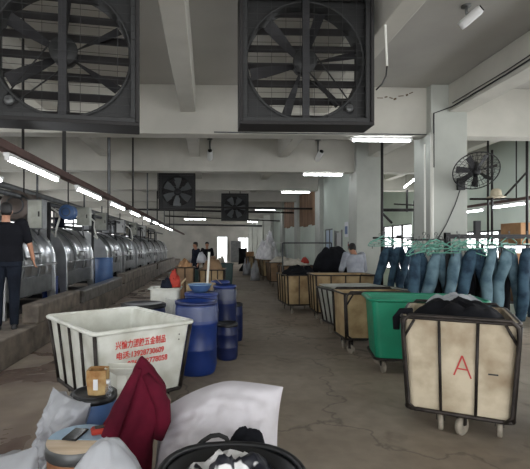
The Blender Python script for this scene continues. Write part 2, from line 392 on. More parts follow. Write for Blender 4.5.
# ------------------------------------------------------------------ big exhaust fans
def exhaust_fan(label, loc, rz, size, belt=0, fine=True, depth=.30, blade_rot=.2, zc=None, rods=()):
    t = thing('exhaust_fan', label, 'exhaust fan', loc, rz, 'exhaust fans hung from the beams')
    h = size/2; w = .035
    mb = MB()
    mb.bb(-h, h, 0, depth, h-w, h); mb.bb(-h, h, 0, depth, -h, -h+w)
    mb.bb(-h, -h+w, 0, depth, -h+w, h-w); mb.bb(h-w, h, 0, depth, -h+w, h-w)
    mb.build('housing', 'fan_black', t, bevel=.006)
    g = h-w; q = .045*size/1.38
    mb = MB()   # pale inner bezel
    for (a, b, c_, d_) in ((-g, g, g-q, g), (-g, g, -g, -g+q), (-g, -g+q, -g+q, g-q), (g-q, g, -g+q, g-q)):
        mb.bb(a, b, .02, .06, c_, d_)
    mb.build('bezel', 'fan_frame', t, bevel=.004)
    rr = g*(.93 if fine else .9)
    n = 64; gi = g-.002
    mb = MB(); a_ = []; b_ = []
    for k in range(n):
        an = 2*PI*(k+.5)/n; cx, cz = math.cos(an), math.sin(an); sc = gi/max(abs(cx), abs(cz))
        a_.append((rr*cx, cz*rr)); b_.append((cx*sc, cz*sc))
    for yy in (.12, .135):
        vs = [(x, yy, z) for x, z in a_]+[(x, yy, z) for x, z in b_]
        mb.add(vs, [(k, (k+1) % n, (k+1) % n+n, k+n) for k in range(n)])
    mb.build('orifice_plate', 'fan_plate', t, fix=False)
    MB().loft([[Vector((rr*s*math.cos(2*PI*k/48), yy, rr*s*math.sin(2*PI*k/48))) for k in range(48)] for s, yy in ((1.03, .1), (1.0, .085), (.985, .1), (.985, .3))], cap=False).build('venturi_ring', 'fan_frame', t, fix=False)
    # blades
    nb = 6
    for i in range(nb):
        a = blade_rot+2*PI*i/nb; mb = MB(); vs = []
        for j in range(7):
            r = .08+(rr*.94-.08)*j/6
            wd = size*((.022+.026*math.sin(min(1, j/5)*PI/2)) if fine else (.045+.075*math.sin(min(1, j/5)*PI/2))); tw = (1.15 if fine else .9)-.5*j/6
            for s in (-1, 1):
                u = s*wd
                lx = u*math.cos(tw); ly = u*math.sin(tw)*.8
                vs.append(Vector((r*math.cos(a)-lx*math.sin(a), .2+ly, r*math.sin(a)+lx*math.cos(a))))
        vs2 = [v+Vector((0, .006, 0)) for v in vs]
        fs = [(2*j, 2*j+1, 2*j+3, 2*j+2) for j in range(6)]+[(14+2*j, 14+2*j+2, 14+2*j+3, 14+2*j+1) for j in range(6)]
        mb.add(vs+vs2, fs, True).build('blade', 'fan_blade' if fine else 'pale_blade', t, fix=False)
    rotx = Matrix.Rotation(-PI/2, 3, 'X')
    MB().lathe([(.0, -.07), (.06, -.07), (.1, -.04), (.11, .04), (.09, .06), (0, .06)], 20, (0, .2, 0), rot=rotx).build('hub', 'dark_metal', t)
    if fine:
        MB().bb(-.035, .035, .06, .09, -g+.01, g-.01).build('support_bar', 'dark_metal', t)
        MB().lathe([(.0, -.02), (.12, -.02), (.12, -.005), (.1, 0), (.12, .005), (.12, .02), (0, .02)], 24, (0, .11, 0), rot=rotx).build('pulley', 'fan_frame', t)
        s = belt; mx, mz = s*.46*size/1.38*1.0, -.49*size/1.38
        MB().lathe([(0, -.09), (.05, -.09), (.085, -.06), (.085, .07), (.04, .1), (0, .1)], 18, (mx, .2, mz), rot=rotx).build('motor', 'dark_metal', t)
        MB().lathe([(0, -.03), (.035, -.03), (.045, 0), (.035, .03), (0, .03)], 16, (mx, .1, mz), rot=rotx).build('motor_pulley', 'steel_dull', t)
        dv = Vector((mx, 0, mz)).normalized(); pv = Vector((-dv.z, 0, dv.x))
        pts = []
        for k in range(9):
            an = -PI/2+PI*k/8; pts.append(Vector((0, .1, 0))-dv*.12*math.cos(an)+pv*.12*math.sin(an))
        for k in range(7):
            an = PI/2-PI*k/6; pts.append(Vector((mx, .1, mz))+dv*.045*math.cos(an)+pv*.045*math.sin(an))
        MB().tube(pts, .007, 6, closed=True).build('drive_belt', 'rubber', t)
        mb = MB(); nn = int(size/.075)
        for i in range(1, nn):
            z = -g+2*g*i/nn; mb.bb(-g, g, .012, .0155, z-.0015, z+.0015)
        nn = int(size/.15)
        for i in range(1, nn):
            x = -g+2*g*i/nn; mb.bb(x-.0018, x+.0018, .008, .0115, -g, g)
        mb.build('wire_guard', 'fan_frame', t)
    # shutter slats at the back
    ns = 7 if fine else 6
    for i in range(ns):
        z = -g+2*g*(i+.5)/ns
        rot = Matrix.Rotation(R(-24 if fine else -10), 3, 'X')
        MB().box((0, depth-.05, z), (2*g-.02, .008, 2*g/ns*(.52 if fine else 1.02)), rot).build('shutter_slat', 'fan_black', t)
    if fine:
        for s in (-1, 1): MB().bb(s*(g-.035)-.035, s*(g-.035)+.035, depth-.03, depth, -g, g).build('slat_rail', 'fan_black', t)
    for (x, top) in rods:
        MB().cyl((x, .06, h-.01), (x, .06, top-loc[2]), .014, n=8).build('hanging_rod', 'pipe_dark', t)
    return t
p2 = at(307.5, 56.5, 4.27)
exhaust_fan('large square exhaust fan hung near the middle of the picture, whole frame in view', p2, 0, 1.36, 1, rods=((-.55, ZC), (.55, ZC)))
p1 = at(61, 45, 3.75)
exhaust_fan('large square exhaust fan at the top left corner, cut by the picture edge', p1, R(9), 1.33, -1, blade_rot=.5, rods=((-.5, ZC), (.5, ZC)))
p3 = at(177, 191, 12.4)
exhaust_fan('small exhaust fan with six broad blades hung beside a black rod over the washers', p3, 0, 1.05, fine=False, blade_rot=.5, rods=((-.515, 4.3), (.4, 4.3)))
p4 = at(235, 207, 16.2)
exhaust_fan('smallest and farthest exhaust fan hung over the aisle', p4, 0, 1.03, fine=False, blade_rot=0, rods=((-.2, 4.3), (.2, 4.3)))

# ------------------------------------------------------------------ fluorescent lights
def light_fixture(label, a, b, fw=.05, group='fluorescent lights', rod_top=None):
    a = Vector(a); b = Vector(b); mid = (a+b)/2; dv = b-a; L_ = dv.length
    t = thing('fluorescent_light', label, 'ceiling light', mid, 0, group)
    rot = dv.to_track_quat('X', 'Z').to_matrix()
    MB().box((0, 0, .035), (L_+.04, fw, .03), rot).build('housing', 'white_metal', t)
    mb = MB(); h = rot @ Vector((L_/2-.02, 0, 0)); mb.cyl(-h, h, .017, n=10); mb.build('tube', 'tube', t)
    for s in (-1, 1):
        e = rot @ Vector((s*(L_/2), 0, .01)); MB().box(e, (.03, .036, .05), rot).build('lamp_holder', 'white_metal', t)
    if rod_top:
        for s in (-1, 1):
            e = rot @ Vector((s*L_*.35, 0, .05)); MB().cyl(e, (e.x, e.y, rod_top-mid.z), .006, n=6).build('hanging_wire', 'pipe_dark', t)
    return t
for (xa, xb, k, lb) in ((2.48, 3.52, 2, 'bright fluorescent tube under the nearest cross beam left of the white column'),
                        (2.44, 3.46, 3, 'fluorescent tube under the second cross beam'),
                        (2.5, 3.46, 4, 'fluorescent tube under the third cross beam'),
                        (2.4, 3.4, 6, 'faint fluorescent tube far down the aisle'),
                        (3.0, 4.0, 9, 'distant fluorescent tube near the end of the hall')):
    z = 3.475-.05; y = BS*k+.15
    light_fixture(lb, (xa, y, z), (xb, y, z))
light_fixture('short fluorescent tube seen just past the row over the washers', (-1.2, 21.75, 2.95), (0-.1, 21.75, 2.95), rod_top=3.475)
light_fixture('small tilted fluorescent tube high behind the white column', (5.55, 11.3, 3.4), (5.75, 12.4, 3.32), rod_top=ZC)
# left row on a long tray along the aisle
tray = thing('cable_tray', 'long red-brown cable tray hung above the washing machine row', 'cable tray', (-1.75, 1.5, 2.42))
MB().bb(-.05, .05, 0, 30, 0, .012).bb(-.05, -.042, 0, 30, .012, .07).bb(.042, .05, 0, 30, .012, .07).build('channel', 'rust', tray)
for i in range(9):
    y = 2.9+i*2.4-1.5
    MB().bb(-.018, .018, y-.018, y+.018, .05, ZC-2.42).build('hanging_rod', 'pipe_dark' if i % 2 else 'pipe', tray)
names = ['nearest', 'second', 'third', 'fourth', 'fifth', 'sixth', 'seventh', 'eighth', 'ninth']
for i in range(9):
    y = 3.75+i*1.95
    light_fixture('%s bright fluorescent tube of the row under the long tray, counted from the camera' % names[i], (-1.72, y, 2.35), (-1.72, y+1.22, 2.35), group='fluorescent tubes of the washer row')
light_fixture('dim fluorescent tube of a second row farther left over the washers', (-2.6, 4.3, 2.42), (-2.6, 5.5, 2.42), group='fluorescent tubes of the washer row', rod_top=3.84)
# right room rows
for i, (y, lb) in enumerate(((9.1, 'left fluorescent tube in the room beyond the white column'), (7.85, 'middle fluorescent tube beyond the white column'), (6.6, 'right fluorescent tube beyond the white column at the picture edge'))):
    light_fixture(lb, (5.95, y, 2.38+.02*i), (5.95, y+.95, 2.38+.02*i), group='fluorescent tubes of the right room')
t = thing('lamp_rail', 'long dark rail carrying the tubes beyond the white column', 'rail', (5.95, 5.5, 2.47))
MB().bb(-.06, .06, 0, 6.5, 0, .05).build('channel', 'rust', t)
for y in (.6, 2.6, 4.6, 6.3): MB().cyl((0, y, .05), (0, y, ZC-2.47), .012, n=6).build('hanging_rod', 'pipe_dark', t)

# ------------------------------------------------------------------ pipes
def pipe(name, label, cat, pts, r, m='pipe_dark', group=None):
    o = MB().tube(pts, r, 8).build(name, m); return tag(o, label, cat, group)
pipe('ceiling_pipe', 'long horizontal dark pipe crossing the aisle beside the farthest exhaust fan', 'pipe', [at(195, 207, 15.6), at(324, 209, 15.6)], .035, group='overhead pipes')
pipe('ceiling_pipe', 'lower horizontal dark pipe crossing the aisle far away', 'pipe', [at(120, 209, 19), at(300, 213, 19)], .04, group='overhead pipes')
pipe('ceiling_pipe', 'pale horizontal pipe crossing low over the aisle', 'pipe', [at(150, 224, 24), at(262, 226, 24)], .05, 'pipe', group='overhead pipes')
pipe('ceiling_pipe', 'thin horizontal pipe above the far barrels', 'pipe', [at(165, 216, 20.5), at(280, 221, 20.5)], .03, group='overhead pipes')
pipe('steam_pipe', 'grey pipe running above the washers nearest the aisle', 'pipe', [(-3.6, 2, 2.55), (-3.6, 34, 2.55)], .05, 'pipe', group='pipes above the washers')
pipe('steam_pipe', 'grey pipe running high above the washers', 'pipe', [(-4.2, 2, 2.85), (-4.2, 34, 2.85)], .07, 'steel_dull', group='pipes above the washers')
pipe('steam_pipe', 'thin dark pipe running above the washers against the left wall', 'pipe', [(-5.6, 2, 2.9), (-5.6, 34, 2.9)], .05, group='pipes above the washers')
pipe('steam_pipe', 'lowest grey pipe running behind the washers', 'pipe', [(-5.2, 2, 2.3), (-5.2, 34, 2.3)], .06, 'pipe', group='pipes above the washers')
frame_words = ['nearest', 'second', 'third', 'fourth', 'fifth', 'sixth', 'seventh', 'eighth']
for i, y in enumerate((6.5, 9.6, 13.2, 16.4, 19.4, 22.4, 25.4, 28.4)):
    t = thing('steel_portal', '%s dark steel post and crossbar between the washers' % frame_words[i], 'steel frame', (-3.5, y, .4), 0, 'steel portals between the washers')
    MB().bb(-.035, .035, -.035, .035, 0, 2.15).build('post', 'dark_metal', t)
    MB().bb(-2.9, -.035, -.03, .03, 2.0, 2.07).build('crossbar', 'dark_metal', t)
    MB().bb(-2.9, -.035, -.02, .02, 1.65, 1.7).build('crossbar', 'dark_metal', t)
    MB().bb(-2.9, -2.84, -.03, .03, 0, 2.0).build('post', 'dark_metal', t)
for i, (px, y) in enumerate(((23, 4.3), (108, 9.3), (158, 11.9))):
    a = at(px, 150, y)
    o = MB().cyl((a.x, y, (3.84 if i == 0 else 4.3)), (a.x, y, (2.5, 1.95, 2.9)[i]), .014, n=8).build('drop_rod', 'pipe_dark')
    tag(o, ('thin dark rod dropping from the ceiling at the far left', 'long dark rod dropping over the washers', 'long black rod dropping beside the small exhaust fan')[i], 'rod')
# white conduit and cables on the near column
pipe('cable_conduit', 'white cable conduit running down the left edge of the nearest column', 'conduit', [(3.72, 7.02, 0), (3.72, 7.02, 3.46)], .03, 'whitepipe')
pipe('cable_conduit', 'thinner white conduit beside the nearest column', 'conduit', [(3.62, 7.06, 0), (3.62, 7.06, 3.3)], .016, 'whitepipe')
pipe('power_cable', 'pair of dark cables sagging from the column along the right beam', 'cable', [(3.74, 7.0, 2.9), (3.74, 7.0, 3.8), (3.99, 6.9, 3.88), (3.99, 5.6, 3.9), (3.99, 4.2, 3.95), (3.99, 2.0, 4.0)], .012, 'black')
pipe('power_cable', 'thin cable just above the pair along the right beam', 'cable', [(3.995, 6.9, 3.94), (3.995, 5.6, 3.95), (3.995, 4.2, 4.02), (3.995, 2.0, 4.06)], .008, 'black')
pipe('cable_conduit', 'white conduit dropping from the ceiling beside the middle exhaust fan', 'conduit', [at(384, -12, 4.3), at(385, 20, 4.3), at(387, 66, 4.3)], .012, 'whitepipe')
pipe('power_cable', 'black wire curling from the white conduit to the exhaust fan', 'cable', [at(387, 66, 4.3), at(386, 76, 4.32), at(382, 84, 4.34), at(376, 90, 4.36)], .008, 'black')
pipe('fan_cable', 'thin cable hanging down the column from the wall fan', 'cable', [at(462, 184, 6.98), at(455, 205, 7.03), at(446, 225, 7.03), at(437, 240, 7.03)], .008, 'black')
pipe('lamp_cable', 'dark conduit along the foot of the nearest beam', 'cable', [(.1, 7.17, 3.50), (1.2, 7.17, 3.49), (3.7, 7.17, 3.49)], .01, 'pipe')
# frame of pipes in the right room
def rpipe(lb, a, b, r=.02): pipe('steel_pipe', lb, 'pipe', [a, b], r, group='pipes of the right room')
rpipe('upright pipe directly behind the wall fan', at(488, 96, 8.3), at(488, 246, 8.3), .02)
rpipe('second upright pipe behind the wall fan', at(492, 150, 8.2), at(492, 246, 8.2), .022)
rpipe('upright pipe at the right picture edge', at(527, 100, 7.6), at(527, 246, 7.6), .022)
rpipe('level pipe right of the wall fan', at(470, 199, 8.24), at(540, 199, 8.24), .022)
rpipe('slanted brace right of the wall fan', at(503, 198, 8.15), at(527, 172, 8.15), .022)
rpipe('level pipe seen through the gap left of the nearest column', at(377, 210, 12.2), at(432, 210, 12.2), .045)
rpipe('short hanging pipe in the gap left of the nearest column', at(407, 190, 12.3), at(407, 212, 12.3), .03)
rpipe('slanted brace in the gap left of the nearest column', at(379, 210, 12.1), at(392, 223, 12.1), .035)
rpipe('thin level pipe high in the gap left of the nearest column', at(394, 204, 11.8), at(430, 206, 11.8), .02)
t = thing('straw_hat', 'beige straw hat hung on the pipe right of the wall fan', 'hat', at(496, 196, 8.05))
MB().lathe([(0, .14), (.05, .14), (.09, .1), (.1, .01), (.1, 0), (0, 0)], 18).build('crown', 'straw', t)
MB().lathe([(.09, .01), (.17, -.02), (.17, -.028), (.09, 0)], 20, cap=False).build('brim', 'straw', t)

# security cameras
def cctv(label, loc, rz, s=1.0, tilt=-.5, drop=.12):
    t = thing('security_camera', label, 'security camera', loc, rz, 'security cameras'); t.scale = (s, s, s)
    rot = Matrix.Rotation(tilt, 3, 'X')
    MB().lathe([(0, -.09), (.036, -.09), (.04, -.06), (.04, .08), (.03, .1), (0, .1)], 18, (0, 0, -drop), rot=rot @ Matrix.Rotation(PI/2, 3, 'X')).build('camera_body', 'white_metal', t)
    MB().lathe([(0, -.005), (.03, -.005), (.03, .005), (0, .005)], 16, Vector((0, 0, -drop))+rot @ Vector((0, -.103, 0)), rot=rot @ Matrix.Rotation(PI/2, 3, 'X')).build('lens', 'phone', t)
    MB().tube([(0, .02, -drop+.03), (0, .03, -drop+.07), (0, .03, 0)], .012, 8).lathe([(0, 0), (.04, 0), (.04, -.012), (0, -.012)], 16, (0, .03, 0)).build('bracket', 'steel_dull', t)
    return t
p = at(470, -4, 4.7); cctv('white security camera on the ceiling at the top right', (p.x, 4.7, ZC), R(40), 1.3)
p = at(210, 135, 10.6); cctv('dark bullet security camera hung near the small exhaust fan', (p.x, 10.7, 4.28), 0, 1.7, drop=.25)
p = at(320, 135, 10.6); cctv('security camera hung between the two fluorescent tubes', (p.x, 10.7, 4.28), R(10), 1.7, drop=.25)

# wall fan on the column
fc = at(476, 171, 6.35)
t = thing('wall_fan', 'round black caged fan on the side of the nearest column', 'wall fan', fc)
ax = Vector((-.25, -.72, -.62)).normalized(); rot = ax.to_track_quat('Z', 'Y').to_matrix()
def on(x, y, z): return rot @ Vector((x, y, z))
RF = .315
mb = MB()
for (rr, zz, th) in ((RF, 0, .009), (RF*.72, .06, .004), (RF*.4, .085, .004), (RF*.72, -.06, .004)):
    mb.tube([on(rr*math.cos(2*PI*k/40), rr*math.sin(2*PI*k/40), zz) for k in range(40)], th, 5, closed=True)
for k in range(30):
    a = 2*PI*k/30
    for s in (1, -1):
        mb.tube([on(.06*math.cos(a), .06*math.sin(a), .09*s), on(RF*.6*math.cos(a), RF*.6*math.sin(a), .075*s), on(RF*math.cos(a), RF*math.sin(a), 0)], .0028, 4)
mb.build('cage', 'black', t)
for i in range(7):
    a = 2*PI*i/7+.3; b = MB(); vs = []
    for j in range(5):
        r_ = .05+.23*j/4; wd = .022+.022*j/4
        for s in (-1, 1):
            vs.append(on(r_*math.cos(a)-s*wd*math.sin(a), r_*math.sin(a)+s*wd*math.cos(a), .025*s))
    b.add(vs, [(2*j, 2*j+1, 2*j+3, 2*j+2) for j in range(4)], True).build('blade', 'fan_blade', t, fix=False)
MB().lathe([(0, -.2), (.07, -.19), (.085, -.12), (.07, -.02), (.045, .06), (0, .07)], 20, rot=rot).build('motor', 'black', t)
pc = Vector((4.2, 7.0, 2.58))-fc
MB().tube([on(0, 0, -.16), on(0, 0, -.2)+Vector((0, 0, -.1)), pc+Vector((0, 0, .1)), pc], .022, 8).box(pc+Vector((0, -.0, .05)), (.12, .05, .2)).build('bracket', 'black', t)

# ------------------------------------------------------------------ washing machines
def machine(label, y0, L=2.3):
    t = thing('washing_machine', label, 'washing machine', (-4.05, y0, .4), 0, 'row of drum washing machines'); r = .83; zc = .86
    rot = Matrix.Rotation(-PI/2, 3, 'X')
    prof = [(0, .09), (r-.06, .09)]
    k = 6
    for i in range(k+1):
        z = .1+(L-.2)*i/k; prof += [(r-.06, z-.02), (r-.045, z), (r-.06, z+.02)]
    prof += [(r-.06, L-.09), (0, L-.09)]
    MB().lathe(prof, 40, (0, 0, zc), rot=rot).build('drum', 'steel', t)
    def endp(y, m):
        pts = [(-r, 0), (-r, zc)]+[(-r*math.cos(PI*i/16), zc+r*math.sin(PI*i/16)) for i in range(1, 16)]+[(r, zc), (r, 0), (r-.14, 0), (r-.2, .42), (-r+.2, .42), (-r+.14, 0)]
        MB().prism(pts, lambda u, v, w: Vector((u, y+w, v)), .07).build('end_plate', m, t, bevel=.01)
    endp(0, 'steel'); endp(L-.07, 'steel')
    for yy in (L*.33, L*.66):
        MB().loft([[Vector(((r-.03+q)*math.cos(-.5+2.6*i/20), yy+w, zc+(r-.03+q)*math.sin(-.5+2.6*i/20))) for w, q in ((-.03, -.02), (-.03, .015), (.03, .015), (.03, -.02))] for i in range(21)]).build('band', 'steel_dull', t)
    dm = MB().loft([[Vector(((r-.02+q)*math.cos(.1+.75*i/8), yy, zc+(r-.02+q)*math.sin(.1+.75*i/8))) for yy, q in ((L*.38, -.02), (L*.38, .02), (L*.61, .02), (L*.61, -.02))] for i in range(9)]).build('door', 'steel', t)
    MB().tube([(r-.01, L*.43, zc+.2), (r+.07, L*.43, zc+.2), (r+.07, L*.56, zc+.2), (r-.01, L*.56, zc+.2)], .014, 8).build('handle', 'pipe', dm)
    MB().tube([(r-.02, .1, zc-.02), (r+.05, .14, zc-.02), (r+.05, L-.14, zc-.02), (r-.02, L-.1, zc-.02)], .02, 8).build('rail', 'steel', t)
    MB().bb(-r+.1, r-.1, .08, L-.08, 0, .07).build('base', 'dark_metal', t)
    MB().bb(r-.12, r-.06, .07, L-.07, .28, .62).build('skirt', 'steel_dull', t, bevel=.01)
    MB().cyl((.2, .3, zc+r-.1), (.2, .3, zc+r+.35), .05, n=14).tube([(.2, .3, zc+r+.35), (.2, .3, zc+r+.5), (.0, .3, zc+r+.62), (-.5, .3, zc+r+.62)], .045, 10).build('supply_pipe', 'pipe', t)
    return t
m0 = machine('nearest stainless steel drum washing machine, behind the standing man', 6.95)
mwords = ['second', 'third', 'fourth', 'fifth', 'sixth', 'seventh', 'eighth', 'ninth']
for i, y in enumerate((9.95, 13.9, 16.8, 19.8, 22.8, 25.8, 28.8, 31.8)):
    fresh(m0, (-4.05, y, .4), 0, '%s stainless drum washing machine of the left row, counted from the camera' % mwords[i])
# things between and over the machines
def cabinet(label, loc, d, m='steel_dull', door='white_metal'):
    t = thing('control_cabinet', label, 'cabinet', loc); w, dp, h = d
    MB().bb(-w/2, w/2, 0, dp, 0, h).build('body', m, t, bevel=.01)
    MB().bb(-w/2+.02, w/2-.02, -.02, 0, .02, h-.02).build('door', door, t, bevel=.006)
    MB().box((w/2-.06, -.03, h*.5), (.02, .02, .09)).build('handle', 'pipe_dark', t)
    MB().cyl((0, dp/2, h), (0, dp/2, 4.3-loc[2] if False else 2.95-loc[2]), .02, n=8).build('conduit', 'pipe', t)
    return t
cabinet('grey control cabinet hung above the nearest washing machine behind the man', at(35, 229, 7.6)+Vector((0, 0, 0.0)), (.27, .2, .52), 'steel_dull', 'frp_grey')
a = at(83, 232, 10.8); cabinet('beige control cabinet above the second washing machine', (a.x, 10.8, 2.11), (.32, .2, .45), 'frp_grey', 'frp_grey')
for i, (y, w_, h_, dr, lb) in enumerate(((14.6, .4, .6, 'frp_grey', 'grey control box over the third washing machine'), (17.6, .4, .55, 'white_metal', 'white control box over the fourth washing machine'), (20.7, .4, .6, 'frp_grey', 'grey control box over the fifth washing machine'), (23.7, .4, .6, 'white_metal', 'white control box over the sixth washing machine'))):
    cabinet(lb, (-3.6, y, 2.12), (w_, .25, h_), 'steel_dull', dr)
hw = ['nearest', 'second', 'third', 'fourth', 'fifth', 'sixth', 'seventh']
for i, y in enumerate((8.3, 9.75, 11.3, 13.0, 15.6, 18.4, 21.0)):
    rs = random.Random(i); x0 = -3.3+rs.uniform(-.1, .1)
    pts = [(x0-.3, y, 2.56)]+[(x0+.05*math.sin(k*.9+i), y+.12*k/6+.05*math.sin(k+i), 2.5-.17*k) for k in range(1, 5)]+[(x0-.3, y+.3, 2.02)]
    pipe('water_hose', '%s pale hose looping down to the washing machines' % hw[i], 'hose', pts, .022, 'whitepipe' if i % 2 else 'pipe', 'hoses over the washing machines')
def duct(label, c, r, L, m):
    t = thing('exhaust_duct', label, 'duct', c)
    MB().lathe([(0, 0), (r, 0), (r+.02, .02), (r, .05), (r, L-.04), (r+.02, L-.02), (r, L), (0, L)], 28, rot=Matrix.Rotation(-PI/2, 3, 'X')).build('shell', m, t)
    MB().lathe([(r*.55, -.03), (r*.62, -.03), (r*.62, 0), (r*.55, 0)], 24, rot=Matrix.Rotation(-PI/2, 3, 'X'), cap=False).build('rim', 'pipe', t)
    MB().cyl((0, L/2, r-.01), (0, L/2, 2.9-c[2] if False else .9), .015, n=6).build('hanging_rod', 'pipe_dark', t)
    return t
duct('round grey-brown duct above the man at the left edge', at(15, 205, 8.4), .27, .8, 'duct_grey')
duct('round blue-grey blower above the second washing machine', at(66, 212, 9.6), .15, .3, 'blue_grey')
for (px, py, Y, r_, h_, m_, lb) in ((50, 284, 9.35, .16, .55, 'blue', 'blue drum standing in the gap behind the nearest washing machine'), (104, 268, 12.9, .26, .85, 'blue_grey', 'grey-blue drum standing between the second and third washing machines')):
    a = at(px, py, Y)
    t = thing('plastic_drum', lb, 'drum', (max(a.x, -3.9), Y, .4))
    MB().lathe([(0, 0), (r_*.92, 0), (r_, .04), (r_, h_*.3), (r_*1.02, h_*.33), (r_, h_*.36), (r_, h_-.03), (r_*.9, h_), (r_*.88, h_-.02), (r_*.9, .03), (0, .03)], 28).build('body', m_, t)
    MB().tube([(r_*1.0*math.cos(2*PI*k/28), r_*math.sin(2*PI*k/28), h_-.01) for k in range(28)], .014, 6, closed=True).build('rim', m_, t)
# ------------------------------------------------------------------ soft shapes
def sack_mesh(w, h, t, seed, wr=.03, nu=30, nv=26):
    """stuffed pillow: x width, z height, y thickness, base at z=0"""
    mb = MB()
    def side(s):
        def fn(u, v):
            U = 2*u-1; V = 2*v-1
            pin = 1-.10*(1-V*V)*abs(U)**2
            pin2 = 1-.08*(1-U*U)*abs(V)**2
            bul = (max(0, 1-abs(U)**2.6)**.55)*(max(0, 1-abs(V)**2.8)**.55)
            edge = (1-abs(U))*4
            n = nz3((U*1.6, s*2, V*1.6), 1.0, seed)*.10+nz3((U*3, s*3, V*7), 1.2, seed+3)*wr*1.2*min(1, edge)+abs(nz3((U*5, s, V*5), 1.0, seed+9))*wr
            y = s*t/2*bul*(1+n*1.4)-bul*.0
            sag = (1-V)/2
            return Vector((U*w/2*pin*(1+.06*sag), y*(1+.35*sag), h/2+V*h/2*pin2+n*.3*bul*h*.3))
        return fn
    mb.grid(side(-1), nu, nv); mb.grid(side(1), nu, nv)
    return mb
def heap_mesh(rx, ry, h, seed, rough=.25, nr=14, na=40, flat=.0, p=1.4):
    mb = MB(); rings = []
    for i in range(nr+1):
        q = max(i/nr, .02); ring = []
        for k in range(na):
            a = 2*PI*k/na; n = nz3((math.cos(a)*q*2.2, math.sin(a)*q*2.2, 0), 1.3, seed); n2 = abs(nz3((math.cos(a)*q*5, math.sin(a)*q*5, 1), 1.3, seed+2))
            z = h*max(0, (1-q**(2*p)))**(1/p)*(1+rough*n*1.6-rough*n2)
            if i == nr: z = 0
            e = 1+.10*nz3((math.cos(a)*2, math.sin(a)*2, 5), 1, seed)
            ring.append(Vector((rx*q*e*math.cos(a), ry*q*e*math.sin(a), max(z, 0))))
        rings.append(ring)
    mb.loft(rings[::-1], cap=True)
    return mb
def drape_mesh(fn, nu, nv, th=.008):
    mb = MB(); mb.grid(fn, nu, nv); return mb

for i, (x, y, s_, m_, lb) in enumerate(((-4.05, 10.5, .3, 'sack', 'small white rag on top of the second washing machine'), (-4.05, 11.9, .3, 'navy', 'dark rag on the second washing machine'), (-4.05, 14.65, .5, 'bag_white', 'white bag on top of the third washing machine'),
        (-4.05, 17.75, .6, 'bag_white', 'white bag on top of the fourth washing machine'), (-4.05, 20.950000000000003, .6, 'sack_cream', 'cream sack on top of the fifth washing machine'), (-4.05, 23.950000000000003, .6, 'bag_white', 'white bag on top of the sixth washing machine'), (-4.05, 26.950000000000003, .7, 'sack_cream', 'cream sack on top of the seventh washing machine'))):
    o = sack_mesh(s_*.9, s_, s_*.5, 120+i, .1, 14, 14).build('rag' if i < 2 else 'white_bag', m_); o.location = (x, y, 2.09); o.rotation_euler = (0, 0, rnd.uniform(0, 2)); tag(o, lb, 'rag' if i < 2 else 'bag')
